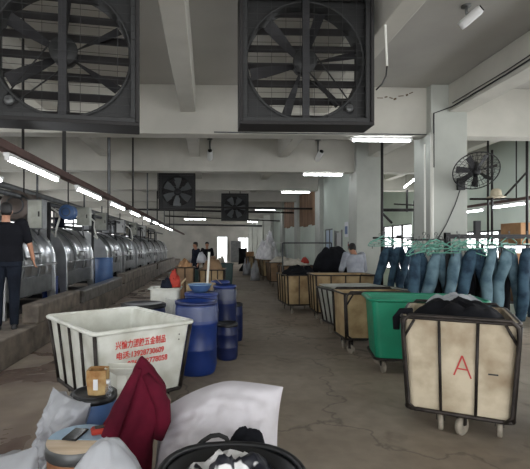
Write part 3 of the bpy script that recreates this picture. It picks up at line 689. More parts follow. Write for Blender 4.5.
# ------------------------------------------------------------------ carts
def rrect(w, d, r, z, n=4):
    pts = []
    for (sx, sy, a0) in ((1, 1, 0), (-1, 1, PI/2), (-1, -1, PI), (1, -1, 3*PI/2)):
        for k in range(n+1):
            a = a0+PI/2*k/n
            pts.append(Vector((sx*(w/2-r)+r*math.cos(a), sy*(d/2-r)+r*math.sin(a), z)))
    return pts
def cart(label, FL, yaw, w, d, zt=.95, zb=.22, taper=.88, shell='frp_tan', frame='cart_frame', ribs=(2, 2), lip=.03, hoop=False, rad=.05, group='laundry carts along the right side of the aisle', posts=True, spots=None, wr0=.065, wheels='wheel', liprim=None):
    """FL front left top corner (x,y); yaw rotates the front edge"""
    c = Vector((FL[0], FL[1], 0))+Matrix.Rotation(yaw, 3, 'Z') @ Vector((w/2, d/2, 0))
    t = thing('laundry_cart', label, 'laundry cart', c, yaw, group)
    wb, db = w*taper, d*taper; th = .018
    rings = [rrect(wb, db, rad, zb), rrect(w, d, rad, zt-.012), rrect(w+2*lip, d+2*lip, rad+lip, zt-.008), rrect(w+2*lip, d+2*lip, rad+lip, zt+.006), rrect(w-2*th, d-2*th, rad, zt+.006), rrect(wb-2*th, db-2*th, rad, zb+.02)]
    MB().loft(rings, smooth=False).build('tub', shell, t)
    def side_pt(u, z, face):   # u along face -1..1
        f = (z-zb)/(zt-zb); W = (wb+(w-wb)*f)/2; D = (db+(d-db)*f)/2; o = .014
        return Vector({'f': (u*W, -D-o, z), 'b': (u*W, D+o, z), 'l': (-W-o, u*D, z), 'r': (W+o, u*D, z)}[face])
    pr = .013
    # bottom frame
    MB().tube(rrect(wb+.03, db+.03, rad+.01, zb-.005), .018, 8, closed=True).build('bottom_frame', frame, t)
    MB().tube([p+Vector((0, 0, 0)) for p in rrect(w+2*lip+.004, d+2*lip+.004, rad+lip, zt+.002)], .013 if liprim is None else .02, 8, closed=True).build('rim', liprim or frame, t)
    for face, n in (('f', ribs[0]), ('b', ribs[0]), ('l', ribs[1]), ('r', ribs[1])):
        for i in range(n):
            u = -1+2*(i+1)/(n+1)
            MB().tube([side_pt(u, zb, face), side_pt(u, zt-.01, face)], pr, 6).build('rib', frame, t)
    for sx in (-1, 1) if posts else ():
        for sy in (-1, 1):
            MB().tube([(sx*(wb/2+.004), sy*(db/2+.004), zb), (sx*(w/2+.004), sy*(d/2+.004), zt-.01)], .018, 8).build('corner_post', frame, t)
    if hoop:
        for sy in (-1, 1):
            f = 'f' if sy < 0 else 'b'
            ext = Vector((0, sy*.03, 0))
            pts = [side_pt(-.86, zb, f)+ext, side_pt(-.98, zb+.05, f)+ext, side_pt(-1.0, zt-.12, f)+ext, side_pt(-.97, zt-.02, f)+ext, side_pt(-.86, zt+.03, f)+ext, side_pt(.86, zt+.03, f)+ext, side_pt(.97, zt-.02, f)+ext, side_pt(1.0, zt-.12, f)+ext, side_pt(.98, zb+.05, f)+ext, side_pt(.86, zb, f)+ext]
            MB().tube(pts, .016, 8).build('hoop', frame, t)
            for s in (-1, 1): MB().tube([side_pt(s*.98, zt-.16, f)+ext*.6, side_pt(s*.78, zt-.01, f)+ext*.6], .012, 6).build('brace', frame, t)
    for x, y in (spots or [(sx*(wb/2-.1), sy*(db/2-.1)) for sx in (-1, 1) for sy in (-1, 1)]):
        if True:
            a = rnd.uniform(-.6, .6); wr = min(wr0, (zb-.03)/2)
            cs = MB().box((x, y, zb-.015), (.09, .09, .012)).build('caster', frame, t)
            rz = Matrix.Rotation(a, 3, 'Z')
            fk = MB()
            for s in (-1, 1): fk.box(Vector((x, y, (zb+wr)/2))+rz @ Vector((s*.03, .0, 0)), (.006, .04, zb-wr-.02), rz)
            fk.build('fork', frame, cs)
            MB().lathe([(0, -.02), (wr*.35, -.022), (wr*.9, -.02), (wr, -.012), (wr, .012), (wr*.9, .02), (wr*.35, .022), (0, .02)], 22, (x, y, wr), rot=rz @ Matrix.Rotation(PI/2, 3, 'Y')).build('wheel', wheels, cs)
    return t
def on_cart(t, dx=0, dy=0):
    return t.location+Matrix.Rotation(t.rotation_euler[2], 3, 'Z') @ Vector((dx, dy, 0))
def cart_heap(t, label, rx, ry, z, h, seed, m='blackcloth', name='clothes_heap', cat='clothes', dx=0, dy=0, rough=.3):
    o = heap_mesh(rx, ry, h, seed, rough).build(name, m); o.location = on_cart(t, dx, dy)+Vector((0, 0, z)); o.rotation_euler = (0, 0, t.rotation_euler[2])
    return tag(o, label, cat, kind='stuff')

cA = cart('cream laundry cart at the lower right with a red letter A painted on its side', (1.70, 3.70), R(-29), .85, 1.0, .98, .19, .90, 'frp_cream', ribs=(2, 2), hoop=True, lip=.012, spots=[(-.13, -.36), (.03, -.40), (.31, -.3), (-.28, .34), (.3, .34)], wr0=.085)
# the painted letter A on the front panel
def panel_pt(cartw, cartd, zt, zb, taper, x, z, off=.002):
    f = (z-zb)/(zt-zb); D = (cartd*taper+(cartd-cartd*taper)*f)/2
    return Vector((x, -D-off, z))
def AP(x, z): return panel_pt(.85, 1.0, .98, .19, .90, x, z, .004)
mb = MB()
for (a, b) in (((-.03, .52), (.03, .69)), ((.03, .69), (.095, .505)), ((-.005, .58), (.07, .575))):
    p, q = AP(*a), AP(*b); dv = (q-p).normalized(); sd = Vector((dv.z, 0, -dv.x))*.006
    vs = [p-sd, p+sd, q+sd, q-sd]; mb.add(vs+[v+Vector((0, -.002, 0)) for v in vs], [(0, 1, 2, 3), (7, 6, 5, 4), (0, 4, 5, 1), (1, 5, 6, 2), (2, 6, 7, 3), (3, 7, 4, 0)])
mb.build('painted_letter', 'red_chalk', cA)
for (x, z) in ((.25, .56),): MB().box(AP(x, z), (.07, .004, .012)).build('slit', 'black', cA)
cart_heap(cA, 'dark heap of clothes filling the cream cart marked A', .395, .47, .90, .20, 3, rough=.28)
o = heap_mesh(.26, .13, .09, 131, .5).build('plastic_sheet', 'bag_white'); o.location = on_cart(cA, .0, .25)+Vector((0, 0, 1.03)); o.rotation_euler = (0, 0, -.4); tag(o, 'crumpled white plastic lying on the dark clothes of the cart marked A', 'plastic sheet')
o = MB().tube([on_cart(cA, -.36, -.3)+Vector((0, 0, 1.0)), on_cart(cA, -.45, -.33)+Vector((0, 0, 1.0)), on_cart(cA, -.49, -.34)+Vector((0, 0, .94)), on_cart(cA, -.49, -.34)+Vector((0, 0, .84))], [.04, .035, .035, .028], 10).build('trouser_leg', 'blackcloth'); tag(o, 'black trouser leg hanging over the left rim of the cart marked A', 'trousers')
cC = cart('brown laundry cart cut off by the right picture edge', (2.71, 3.17), R(-29), .7, 1.0, .93, .22, .9, 'frp_brown', ribs=(2, 2))
cart_heap(cC, 'dark clothes in the brown cart at the right edge', .31, .45, .84, .14, 5)
cG = cart('green plastic laundry cart behind the cart marked A', (2.04, 5.27), R(-13), 1.3, .70, .93, .2, .93, 'frp_green', ribs=(0, 0), lip=.035, rad=.07, liprim='frp_green', posts=False, wr0=.08)
cart_heap(cG, 'black clothes lying in the green cart', .58, .3, .66, .2, 8)
cD = cart('narrow tan laundry cart with dark pipe frame left of the green cart', (2.0, 6.22), 0, 1.0, .58, .90, .24, .95, 'frp_tan', ribs=(0, 0), hoop=True)
cE = cart('pale grey laundry cart with dark ribs behind the tan cart', (2.15, 7.0), R(7), 1.3, .95, .84, .24, .86, 'frp_grey', ribs=(3, 3))
t = thing('cover_board', 'grey board laid across the pale grey laundry cart', 'board', on_cart(cE, -.12, .1)+Vector((0, 0, .865)), R(9))
MB().box((0, 0, .015), (1.0, .72, .02), Matrix.Rotation(R(1.5), 3, 'X')).build('sheet', 'frp_grey', t, bevel=.004); MB().box((0, -.365, .008), (1.0, .02, .03)).build('edge_strip', 'black', t)
cF = cart('tan laundry cart in front of the man in the grey shirt', (2.20, 8.68), R(-1), 1.2, .75, 1.0, .24, .93, 'frp_tan', ribs=(3, 2))
cG2 = cart('tan laundry cart with black clothes hanging over its rim', (1.86, 9.98), R(4), .82, 1.05, .91, .22, .92, 'frp_tan', ribs=(2, 3))
cart_heap(cG2, 'black clothes heaped over the rim of the tan cart by the aisle', .43, .52, .87, .2, 11, rough=.5)
cH = cart('laundry cart under the big black pile beside the man', (2.76, 10.35), 0, .85, .85, .95, .22, .92, 'frp_brown', ribs=(2, 2))
cart_heap(cH, 'tall black pile of clothes beside the man in the grey shirt', .56, .46, .93, .64, 13, rough=.12)
cI = cart('tan laundry cart holding red and white cloth beyond the black pile', (2.35, 13.3), R(3), 1.0, .8, .98, .22, .92, 'frp_brown', ribs=(2, 2))
cart_heap(cI, 'white and grey cloth in the cart beyond the black pile', .45, .34, .95, .22, 15, 'sack_cream')
cart_heap(cI, 'small red bundle on the cart beyond the black pile', .14, .12, 1.05, .18, 16, 'red', 'cloth_bundle', 'cloth', dx=.25, dy=-.15)
for i, (x, y, m_, lb) in enumerate(((2.4, 16.6, 'frp_brown', 'brown laundry cart near the white rack'), (2.5, 19.6, 'frp_tan', 'tan laundry cart under the white bags'), (2.55, 22.8, 'frp_brown', 'far brown laundry cart under the white bags'), (2.4, 25.4, 'frp_tan', 'farthest tan laundry cart of the right side'))):
    c_ = cart(lb, (x, y), R(2), 1.1, .9, .95, .22, .92, m_, ribs=(2, 2))
    if i == 0: cart_heap(c_, 'grey cloth in the cart near the white rack', .5, .4, .9, .25, 20, 'sack_cream')
# white bags heap
o = heap_mesh(.62, 1.75, .95, 33, .75, 26, 70, p=1.3).build('plastic_bag_heap', 'white_scrap'); o.location = (3.02, 21.6, .96)
tag(o, 'big white heap of plastic bags on the far carts of the right side', 'plastic bags', kind='stuff')
for i, (x, y, z, s_, lb) in enumerate(((2.2, 20.0, .0, .8, 'white plastic bag on the floor in front of the far heap'), (2.15, 23.6, .0, .8, 'white plastic bag on the floor beside the far heap'))):
    o = heap_mesh(.3*s_, .3*s_, .9*s_, 34+i, .5).build('white_bag', 'bag_white'); o.location = (x, y, z); tag(o, lb, 'plastic bag')
# racks
def rack(label, x0, x1, y, z, d=.5, m='white_metal', r=.02, cross=True):
    t = thing('clothes_rack', label, 'clothes rack', ((x0+x1)/2, y, 0)); w = (x1-x0)/2
    MB().cyl((-w, 0, z), (w, 0, z), r, n=8).build('top_rail', m, t)
    for s in (-1, 1):
        MB().cyl((s*w, 0, .06), (s*w, 0, z), r, n=8).build('post', m, t)
        MB().bb(s*w-.02, s*w+.02, -d/2, d/2, .03, .07).build('foot', m, t)
    if cross: MB().cyl((-w, 0, z*.5), (w, 0, z*.5), r*.7, n=8).build('cross_rail', m, t)
    return t
rack('grey pipe rack standing in front of the partition wall', 2.2, 3.65, 12.6, 1.69, m='pipe')
rack('white metal rack standing before the white bags', 3.0, 3.5, 18.9, 1.75, m='white_metal')
# dark bag and boxes in the far aisle
o = heap_mesh(.55, .5, .5, 44, .3).build('cloth_bundle', 'blackcloth'); o.location = (2.55, 27.6, 0); tag(o, 'low black bundle on the floor at the far end of the cart row', 'bundle')
def carton(label, loc, d, rz=0, m='card', flaps=False, group=None):
    t = thing('cardboard_box', label, 'cardboard box', loc, rz, group); w, dp, h = d; th = .006
    MB().bb(-w/2, w/2, -dp/2, dp/2, 0, h).build('body', m, t, bevel=.004)
    MB().bb(-w/2-.001, w/2+.001, -.025, .025, h, h+.002).build('tape', 'card_pale', t)
    if flaps:
        for s in (-1, 1): MB().box((s*(w/2+.05), 0, h+.04), (.12, dp, th), Matrix.Rotation(s*.8, 3, 'Y')).build('flap', m, t)
    return t
carton('brown box standing among the dark bundles at the far end of the aisle', (2.6, 26.6, 0), (.45, .45, 1.25))
o = sack_mesh(.6, .95, .45, 46, .05, 14, 14).build('dark_bag', 'blackcloth'); o.location = (2.35, 28.9, .35); o.scale = (1, 1, 1.2); tag(o, 'black bag standing upright on the far bundle', 'bag')
# grey steel locker at end
t = thing('steel_locker', 'tall grey steel locker near the bright doorway at the end', 'locker', (2.75, 42.0, 0))
MB().bb(-.5, .5, 0, .5, 0, 2.1).build('body', 'steel_dull', t); MB().bb(-.48, -.01, -.02, 0, .05, 2.05).build('door', 'steel_dull', t); MB().bb(.01, .48, -.02, 0, .05, 2.05).build('door', 'steel_dull', t)

# ------------------------------------------------------------------ hangers and jeans
def hanger_parts(t, z0=0.0, twist=0):
    rot = Matrix.Rotation(twist, 3, 'Z')
    hk = [rot @ Vector(p) for p in ((-.012, 0, .0), (-.02, 0, .018), (-.005, 0, .034), (.015, 0, .028), (.02, 0, .01), (.0, 0, -.02), (0, 0, -.06))]
    MB().tube([p+Vector((0, 0, z0)) for p in hk], .004, 5).build('hook', 'pipe', t)
    fr = [rot @ Vector(p)+Vector((0, 0, z0)) for p in ((0, 0, -.05), (-.1, 0, -.085), (-.19, 0, -.13), (-.2, 0, -.15), (-.18, 0, -.16), (.18, 0, -.16), (.2, 0, -.15), (.19, 0, -.13), (.1, 0, -.085))]
    MB().tube(fr, .0075, 6, closed=True).build('hanger_frame', 'hanger', t)
    for s in (-1, 1): MB().tube([rot @ Vector((s*.13, 0, -.16))+Vector((0, 0, z0)), rot @ Vector((s*.13, 0, -.2))+Vector((0, 0, z0))], .006, 5).build('clip', 'pipe', t)
def jeans_mesh(seed, m):
    rs = random.Random(seed); mb = MB(); n = 16; rings = {}
    sp = rs.uniform(.05, .13); lean = rs.uniform(-.06, .06)
    for s in (-1, 1):
        rings = []
        for i in range(19):
            f = i/18; z = -.02-f*1.0
            hip = max(0, 1-f/.25)
            hp = min(1, f/.16)**.7; wd = (.055+.055*hp)*(1-.48*max(0, f-.15))+.004*math.sin(f*7+seed); tk = .03+.018*math.sin(PI*min(.62, f*1.6))+.004*math.sin(f*11+seed*2)
            cx = s*(.045+.045*hp+sp*max(0, f-.2)*3.4)+lean*f
            cy = .03*nz3((f*3, s, 0), 1, seed)
            ring = []
            for k in range(n):
                a = 2*PI*k/n
                wob = 1+.10*nz3((math.cos(a)*1.5, math.sin(a)*1.5, f*5), 1.2, seed+s)
                x = cx+wd*math.cos(a)*wob
                ring.append(Vector((x, cy+tk*math.sin(a)*wob, z)))
            rings.append(ring)
        mb.loft(rings, cap=True)
    return mb
def jeans(label, loc, rz, seed, m, group='jeans on the hanging rails'):
    t = thing('jeans', label, 'jeans', loc, rz, group)
    j = jeans_mesh(seed, m).build('trouser_legs', m, t)
    MB().lathe([(.104, -.035), (.102, 0), (.094, 0), (.096, -.035)], 22, sx=1, sy=.4, cap=False).build('waistband', m, t)
    for x in (-.06, .0, .06): MB().box((x, -.041, -.018), (.012, .006, .046)).build('belt_loop', m, t)
    return t
# rails for the jeans
zr = 1.72
t = thing('hanging_rail', 'black upright pipe and crossbar frame from floor to beam beside the nearest column', 'rail', (at(382, 246, 8.32).x, 8.32, 0))
MB().cyl((0, 0, 0), (0, 0, 4.28), .026, n=10).build('post', 'pipe_dark', t); MB().box((0, 0, 4.285), (.2, .12, .02)).build('top_plate', 'pipe_dark', t)
MB().cyl((-.18, 0, 1.76), (.78, 0, 1.76), .018, n=8).build('crossbar', 'pipe_dark', t)
MB().box((.33, 0, 1.78), (.07, .07, .07)).build('clamp', 'pipe_dark', t)
a = at(449, 246, 6.3)
t = thing('hanging_rail', 'long dark garment rail in front of the nearest column', 'rail', (a.x, 6.35, 0))
MB().bb(-.035, .035, -.035, .035, 0, 1.80).build('post', 'dark_metal', t)
MB().bb(-.035, 2.4, -.03, .03, 1.71, 1.775).build('rail', 'dark_metal', t)
MB().bb(2.33, 2.4, -.035, .035, 0, 1.71).build('post', 'dark_metal', t)
MB().bb(-.62, -.035, -.012, .012, 1.68, 1.705).build('side_rail', 'pipe_dark', t)
MB().bb(.42, .5, -.03, .03, 1.775, 1.98).build('stub', 'dark_metal', t)
# jeans on the far rail (Y 7.1) and near rail (Y 5.6)
far_x = [at(px, 246, 8.32).x for px in (389, 399, 410)]
fw_ = ['leftmost small pair of blue jeans hanging beside the black upright pipe', 'second small pair of blue jeans beside the black upright pipe', 'third small pair of blue jeans, just left of the long row']
for i, x in enumerate(far_x):
    h = thing('clothes_hanger', 'green hanger holding the %s' % ('leftmost jeans', 'second jeans from the left', 'third jeans from the left')[i], 'hanger', (x, 8.32, 1.775), R(20), 'green plastic hangers'); hanger_parts(h)
    jeans(fw_[i], (x, 8.32, 1.585), R(10+i*15), 50+i, 'denim2')
xs = [419, 438, 457, 475, 492, 509, 527]
yaws = [38, 22, 42, 16, 40, 24, 36]
ordn = ['first', 'second', 'third', 'fourth', 'fifth', 'sixth', 'seventh', 'eighth', 'ninth', 'tenth', 'eleventh']
for i, px in enumerate(xs):
    x = at(px, 246, 6.35).x; yy = 6.35
    if px < 449: zz = 1.715
    else: zz = 1.79
    h = thing('clothes_hanger', 'green hanger holding the %s pair of jeans on the near garment rail' % ordn[i], 'hanger', (x, yy, zz), R(yaws[i]), 'green plastic hangers'); hanger_parts(h)
    jn = jeans('%s pair of blue jeans from the left on the near garment rail' % ordn[i], (x, yy, zz-.22), R(yaws[i]), 60+i, 'denim' if i % 3 else 'denim2'); jn.scale = (1.12, 1.5, rnd.uniform(.92, 1.08))
    if i in (1, 3, 5):
        if i: jeans('black trousers hung just behind the %s pair of the near garment rail' % ordn[i], (x+.15, yy+.26, zz-.24), R(yaws[i]+30), 80+i, 'blackcloth')
# empty green hangers
for i, (px, Y, z, rz, lb) in enumerate(((380, 8.24, 1.80, 8, 'empty green hanger on the upright pipe, lowest of the bunch'), (383, 8.2, 1.84, -14, 'empty green hanger on the upright pipe, middle of the bunch'), (385, 8.24, 1.88, 25, 'empty green hanger on the upright pipe, highest of the bunch'),
                                       (412, 8.2, 1.80, 20, 'empty green hanger at the crossbar end'), (424, 6.7, 1.78, -25, 'empty green hanger tangled left of the garment rail post'), (436, 6.25, 1.76, 15, 'empty green hanger just left of the garment rail post'),
                                       (441, 6.2, 1.70, -30, 'empty green hanger low before the garment rail post'), (459, 6.24, 1.74, 30, 'empty green hanger just right of the garment rail post'), (470, 6.25, 1.76, -10, 'empty green hanger over the fourth jeans of the near garment rail'), (485, 6.25, 1.76, 18, 'empty green hanger over the fifth jeans of the near garment rail'))):
    a = at(px, 246, Y)
    h = thing('clothes_hanger', lb, 'hanger', (a.x, Y, z), R(rz), 'green plastic hangers'); hanger_parts(h)
    h.scale = (1.25, 1.25, 1.25)
hz_ = ['left end', 'second spot', 'third spot', 'fourth spot', 'fifth spot', 'sixth spot', 'seventh spot', 'eighth spot', 'ninth spot']
for i, px in enumerate((416, 421, 428, 433, 447, 464, 476, 492, 506)):
    rs = random.Random(200+i); a = at(px, 246, 6.3)
    h = thing('clothes_hanger', 'loose green hanger tangled above the jeans at the %s of the near garment rail' % hz_[i], 'hanger', (a.x, 6.28, 1.70+rs.uniform(-.03, .06)), R(rs.uniform(-50, 50)), 'green plastic hangers'); hanger_parts(h)
    h.rotation_euler = (rs.uniform(-.3, .3), rs.uniform(-.5, .5), h.rotation_euler[2]); h.scale = (1.05, 1.05, 1.05)
# shelf rack and box at right
t = thing('storage_shelf', 'dark steel shelf at the right edge behind the jeans', 'shelf', (6.3, 8.3, 0))
for x in (-.7, .6):
    for y in (-.3, .3): MB().bb(x-.02, x+.02, y-.02, y+.02, 0, 1.62).build('post', 'dark_metal', t)
for z in (.5, 1.05, 1.6): MB().bb(-.72, .62, -.32, .32, z, z+.03).build('shelf', 'dark_metal', t)
carton('brown cardboard box on top of the shelf at the right edge', (6.3, 8.3, 1.63), (.7, .5, .42), .1)
carton('brown cardboard box on the middle shelf at the right edge', (6.2, 8.3, 1.08), (.6, .45, .38), 0)
carton('dark brown box on the lowest shelf at the right edge', (6.3, 8.3, .53), (.8, .5, .4), 0, 'frp_brown')

# ------------------------------------------------------------------ people
def limb(mb, pts, rs, n=14):
    P = [Vector(p) for p in pts]; out = []; rr = []
    for i in range(len(P)-1):
        for k in range(4):
            f = k/4; out.append(P[i].lerp(P[i+1], f)); rr.append(rs[i]*(1-f)+rs[i+1]*f)
    out.append(P[-1]); rr.append(rs[-1])
    mb.tube(out, rr, n)
    mb.ball(P[0], rs[0]*.98); mb.ball(P[-1], rs[-1]*.98)
    for p, r_ in zip(P[1:-1], rs[1:-1]): mb.ball(p, r_*.99)
def torso(mb, secs, n=24):
    rings = []
    for (c, rx, ry, lat) in secs:
        c = Vector(c); lat = Vector(lat).normalized(); fwd = Vector((0, 0, 1)).cross(lat).normalized()
        rings.append([c+lat*rx*math.copysign(abs(math.cos(2*PI*k/n))**.85, math.cos(2*PI*k/n))+fwd*ry*math.sin(2*PI*k/n) for k in range(n)])
    mb.loft(rings)
def remesh(o, v, sm=2):
    r_ = o.modifiers.new('remesh', 'REMESH'); r_.mode = 'VOXEL'; r_.voxel_size = v; r_.use_smooth_shade = True
    s = o.modifiers.new('smooth', 'SMOOTH'); s.factor = .5; s.iterations = sm
def hand(mb, wr, dirv, side, curl=.5, s=1.0):
    """wrist point, direction towards the fingers, side = direction of the thumb"""
    d = Vector(dirv).normalized(); t = Vector(side); t = (t-d*t.dot(d)).normalized(); nrm = d.cross(t)
    wr = Vector(wr); palm = wr+d*.05*s
    mb.loft([[wr+d*q*s+t*a*wd*s+nrm*b*.014*s for a, b in ((-1, -.6), (-1, .6), (-.4, 1), (.4, 1), (1, .6), (1, -.6), (.4, -1), (-.4, -1))] for q, wd in ((-.01, .024), (.02, .034), (.06, .041), (.09, .040))])
    for i, L_ in enumerate((.068, .076, .071, .056)):
        b = wr+d*.085*s+t*(.030-.0205*i)*s
        a1 = curl*.6; a2 = curl*1.3
        d1 = d*math.cos(a1)+nrm*math.sin(a1); d2 = d*math.cos(a2)+nrm*math.sin(a2)
        p1 = b+d1*L_*.5*s; p2_ = p1+d2*L_*.5*s
        mb.tube([b, p1, p2_], [.0088*s, .0082*s, .0065*s], 8)
    b = wr+d*.025*s+t*.03*s; p1 = b+(t*.6+d*.7)*.035*s; p2_ = p1+(t*.15+d+nrm*.2)*.03*s
    mb.tube([b, p1, p2_], [.011*s, .010*s, .008*s], 8)
def head_geo(mb, c, fwd, up=(0, 0, 1), s=1.0):
    c = Vector(c); f = Vector(fwd).normalized(); u = Vector(up); u = (u-f*u.dot(f)).normalized(); l = u.cross(f)
    def P(x, y, z): return c+(l*x+f*y+u*z)*s
    rings = []
    for z, rx, ry, oy in ((-.115, .03, .035, .055), (-.10, .045, .06, .035), (-.06, .062, .08, .012), (-.01, .072, .092, .004), (.04, .077, .098, -.004), (.08, .07, .09, -.008), (.105, .05, .066, -.01), (.118, .015, .02, -.01)):
        rings.append([P(rx*math.cos(2*PI*k/18), oy+ry*math.sin(2*PI*k/18), z) for k in range(18)])
    mb.loft(rings)
    mb.tube([P(0, .09, .015), P(0, .108, -.02), P(0, .10, -.035)], [.008*s, .014*s, .012*s], 8)     # nose
    for sx in (-1, 1): mb.ball(P(sx*.078, .0, -.01), (.012*s, .012*s, .028*s), 8, 6)                   # ears
    mb.tube([P(-.025, .088, -.062), P(0, .096, -.06), P(.025, .088, -.062)], .006*s, 6)               # lips
    return P
def hair_geo(P, s, low=-.02):
    mb = MB(); rings = []
    for z, rx, ry, oy in ((low-.045, .058, .04, -.055), (low, .078, .078, -.026), (.04, .083, .10, -.01), (.085, .077, .097, -.008), (.115, .055, .07, -.01), (.128, .016, .02, -.01)):
        rings.append([P(rx*math.cos(2*PI*k/18), oy+ry*math.sin(2*PI*k/18), z) for k in range(18)])
    mb.loft(rings); return mb
def person(label, loc, rz, J, vox, shirt, trousers, sleeve=.5, group=None, head_fwd=(0, 1, 0), girth=1.0):
    """local frame: faces +Y"""
    t = thing('person', label, 'person', loc, rz, group); g = girth
    lat = (1, 0, 0)
    body = MB()
    limb(body, [J['chest']+Vector((0, 0, .1)), J['neck'], J['head']+Vector((0, 0, -.05))], [.07, .057, .055])
    P = head_geo(body, J['head'], head_fwd)
    torso(body, [(J['pelvis']+Vector((0, 0, -.06)), .13*g, .09*g, lat), (J['pelvis'], .155*g, .105*g, lat), (J['waist'], .135*g, .09*g, lat), (J['chest'], .16*g, .105*g, lat), (J['chest']+Vector((0, 0, .14)), .13*g, .08, lat)])
    for s in ('L', 'R'):
        limb(body, [J['chest'].lerp(J['sh'+s], .55), J['sh'+s], J['el'+s], J['wr'+s]], [.055, .055, .040, .027])
        dv = J['wr'+s]-J['el'+s]; hand(body, J['wr'+s], dv, Vector((0, 1, 0)) if abs(dv.normalized().y) < .8 else Vector((-1 if s == 'R' else 1, 0, 0)))
        limb(body, [J['hip'+s], J['kn'+s], J['an'+s]], [.075*g, .052, .036])
        limb(body, [J['an'+s]+Vector((0, -.03, -.03)), J['an'+s]+Vector((0, .13, -.045))], [.035, .03])
    o = body.build('body', 'skin', t); remesh(o, vox)
    hair_geo(P, 1).build('hair', 'hair', t)
    if vox < .012:
        for sx in (-1, 1): MB().ball(P(sx*.031, .084, .012), .011, 10, 6).build('eye', 'paper', t)
    sb = MB()
    torso(sb, [(J['pelvis']+Vector((0, 0, -.05)), .185*g, .13*g, lat), (J['pelvis']+Vector((0, 0, .05)), .18*g, .125*g, lat), (J['waist'], .172*g, .118*g, lat), (J['chest'], .195*g, .13*g, lat), (J['chest']+Vector((0, 0, .13)), .165*g, .098*g, lat), (J['neck']+Vector((0, 0, -.035)), .075, .068, lat)])
    for s in ('L', 'R'):
        e = J['sh'+s].lerp(J['el'+s], min(1, sleeve*2))
        pts = [J['chest'].lerp(J['sh'+s], .6), J['sh'+s], e]; rs = [.075, .076*g, .066]
        if sleeve > .5: pts.append(J['el'+s].lerp(J['wr'+s], (sleeve-.5)*2)); rs.append(.043)
        limb(sb, pts, rs)
    o = sb.build('shirt', shirt, t); remesh(o, vox)
    tb = MB()
    torso(tb, [(J['pelvis']+Vector((0, 0, -.12)), .17*g, .12*g, lat), (J['pelvis'], .178*g, .122*g, lat), (J['pelvis']+Vector((0, 0, .06)), .165*g, .115*g, lat)])
    for s in ('L', 'R'): limb(tb, [J['hip'+s]+Vector((0, 0, .02)), J['kn'+s], J['an'+s]+Vector((0, 0, .01))], [.098*g, .078, .062])
    o = tb.build('trousers', trousers, t); remesh(o, vox)
    for s in ('L', 'R'):
        fb = MB(); a = J['an'+s]
        fb.loft([[a+Vector((x*wd, y, z*hh-.075)) for x, z in ((-1, 0), (-1, .5), (-.5, 1), (.5, 1), (1, .5), (1, 0))] for y, wd, hh in ((-.075, .03, .06), (-.04, .042, .09), (.05, .046, .075), (.14, .046, .05), (.185, .025, .035))])
        fb.build('shoe', 'black', t, bevel=.008)
    return t
def stand(h=1.72, lean=0.0, spread=.1):
    k = h/1.72; V = lambda x, y, z: Vector((x, y, z))*k
    J = {'pelvis': V(0, 0, .95), 'waist': V(0, .01, 1.1), 'chest': V(0, .0, 1.27), 'neck': V(0, .0, 1.46), 'head': V(0, .03, 1.60),
         'shL': V(-.19, 0, 1.40), 'shR': V(.19, 0, 1.40), 'elL': V(-.25, -.02, 1.12), 'elR': V(.25, -.02, 1.12), 'wrL': V(-.26, .05, .88), 'wrR': V(.26, .05, .88),
         'hipL': V(-.09, 0, .90), 'hipR': V(.09, 0, .90), 'knL': V(-spread, .02, .50), 'knR': V(spread, .02, .50), 'anL': V(-spread, 0, .078/k), 'anR': V(spread, 0, .078/k)}
    if lean:
        for q in ('waist', 'chest', 'neck', 'head', 'shL', 'shR', 'elL', 'elR', 'wrL', 'wrR'):
            v = J[q]-J['pelvis']; J[q] = J['pelvis']+Matrix.Rotation(-lean, 3, 'X') @ v
    return J
J = stand(1.86); k = 1.86/1.72
J['elR'] = Vector((.31, .0, 1.23)); J['wrR'] = Vector((.36, .08, 1.0)); J['elL'] = Vector((-.29, .06, 1.22)); J['wrL'] = Vector((-.22, .28, 1.12)); J['head'] += Vector((.0, .03, -.02))
a = at(6, 246, 6.3)
person('person in a black short-sleeved shirt standing on the ledge at the left, back turned', (a.x, 6.3, .4), R(22), J, .009, 'shirt_black', 'navy_trouser', sleeve=.40, girth=1.24)
J = stand(1.72, lean=.22)
J['elR'] = Vector((.27, .12, 1.05)); J['wrR'] = Vector((.22, .33, .98)); J['elL'] = Vector((-.29, .12, 1.06)); J['wrL'] = Vector((-.22, .33, .98)); J['head'] += Vector((.02, .06, -.04))
person('person in a pale grey long-sleeved shirt bending over the carts, back turned', (3.38, 9.72, 0), R(6), J, .012, 'shirt_grey', 'navy_trouser', sleeve=.96, head_fwd=(.1, .8, -.5), girth=1.12)
J = stand(1.78); person('person in black standing far down the aisle before the end wall', (at(207, 246, 18.5).x, 18.5, 0), R(180), J, .02, 'shirt_black', 'navy_trouser', sleeve=.4)
J = stand(1.76); person('person in dark clothes far away beside the washers, left of the other far person', (at(196, 246, 17).x, 17, 0), R(120), J, .02, 'navy', 'navy_trouser', sleeve=.9)

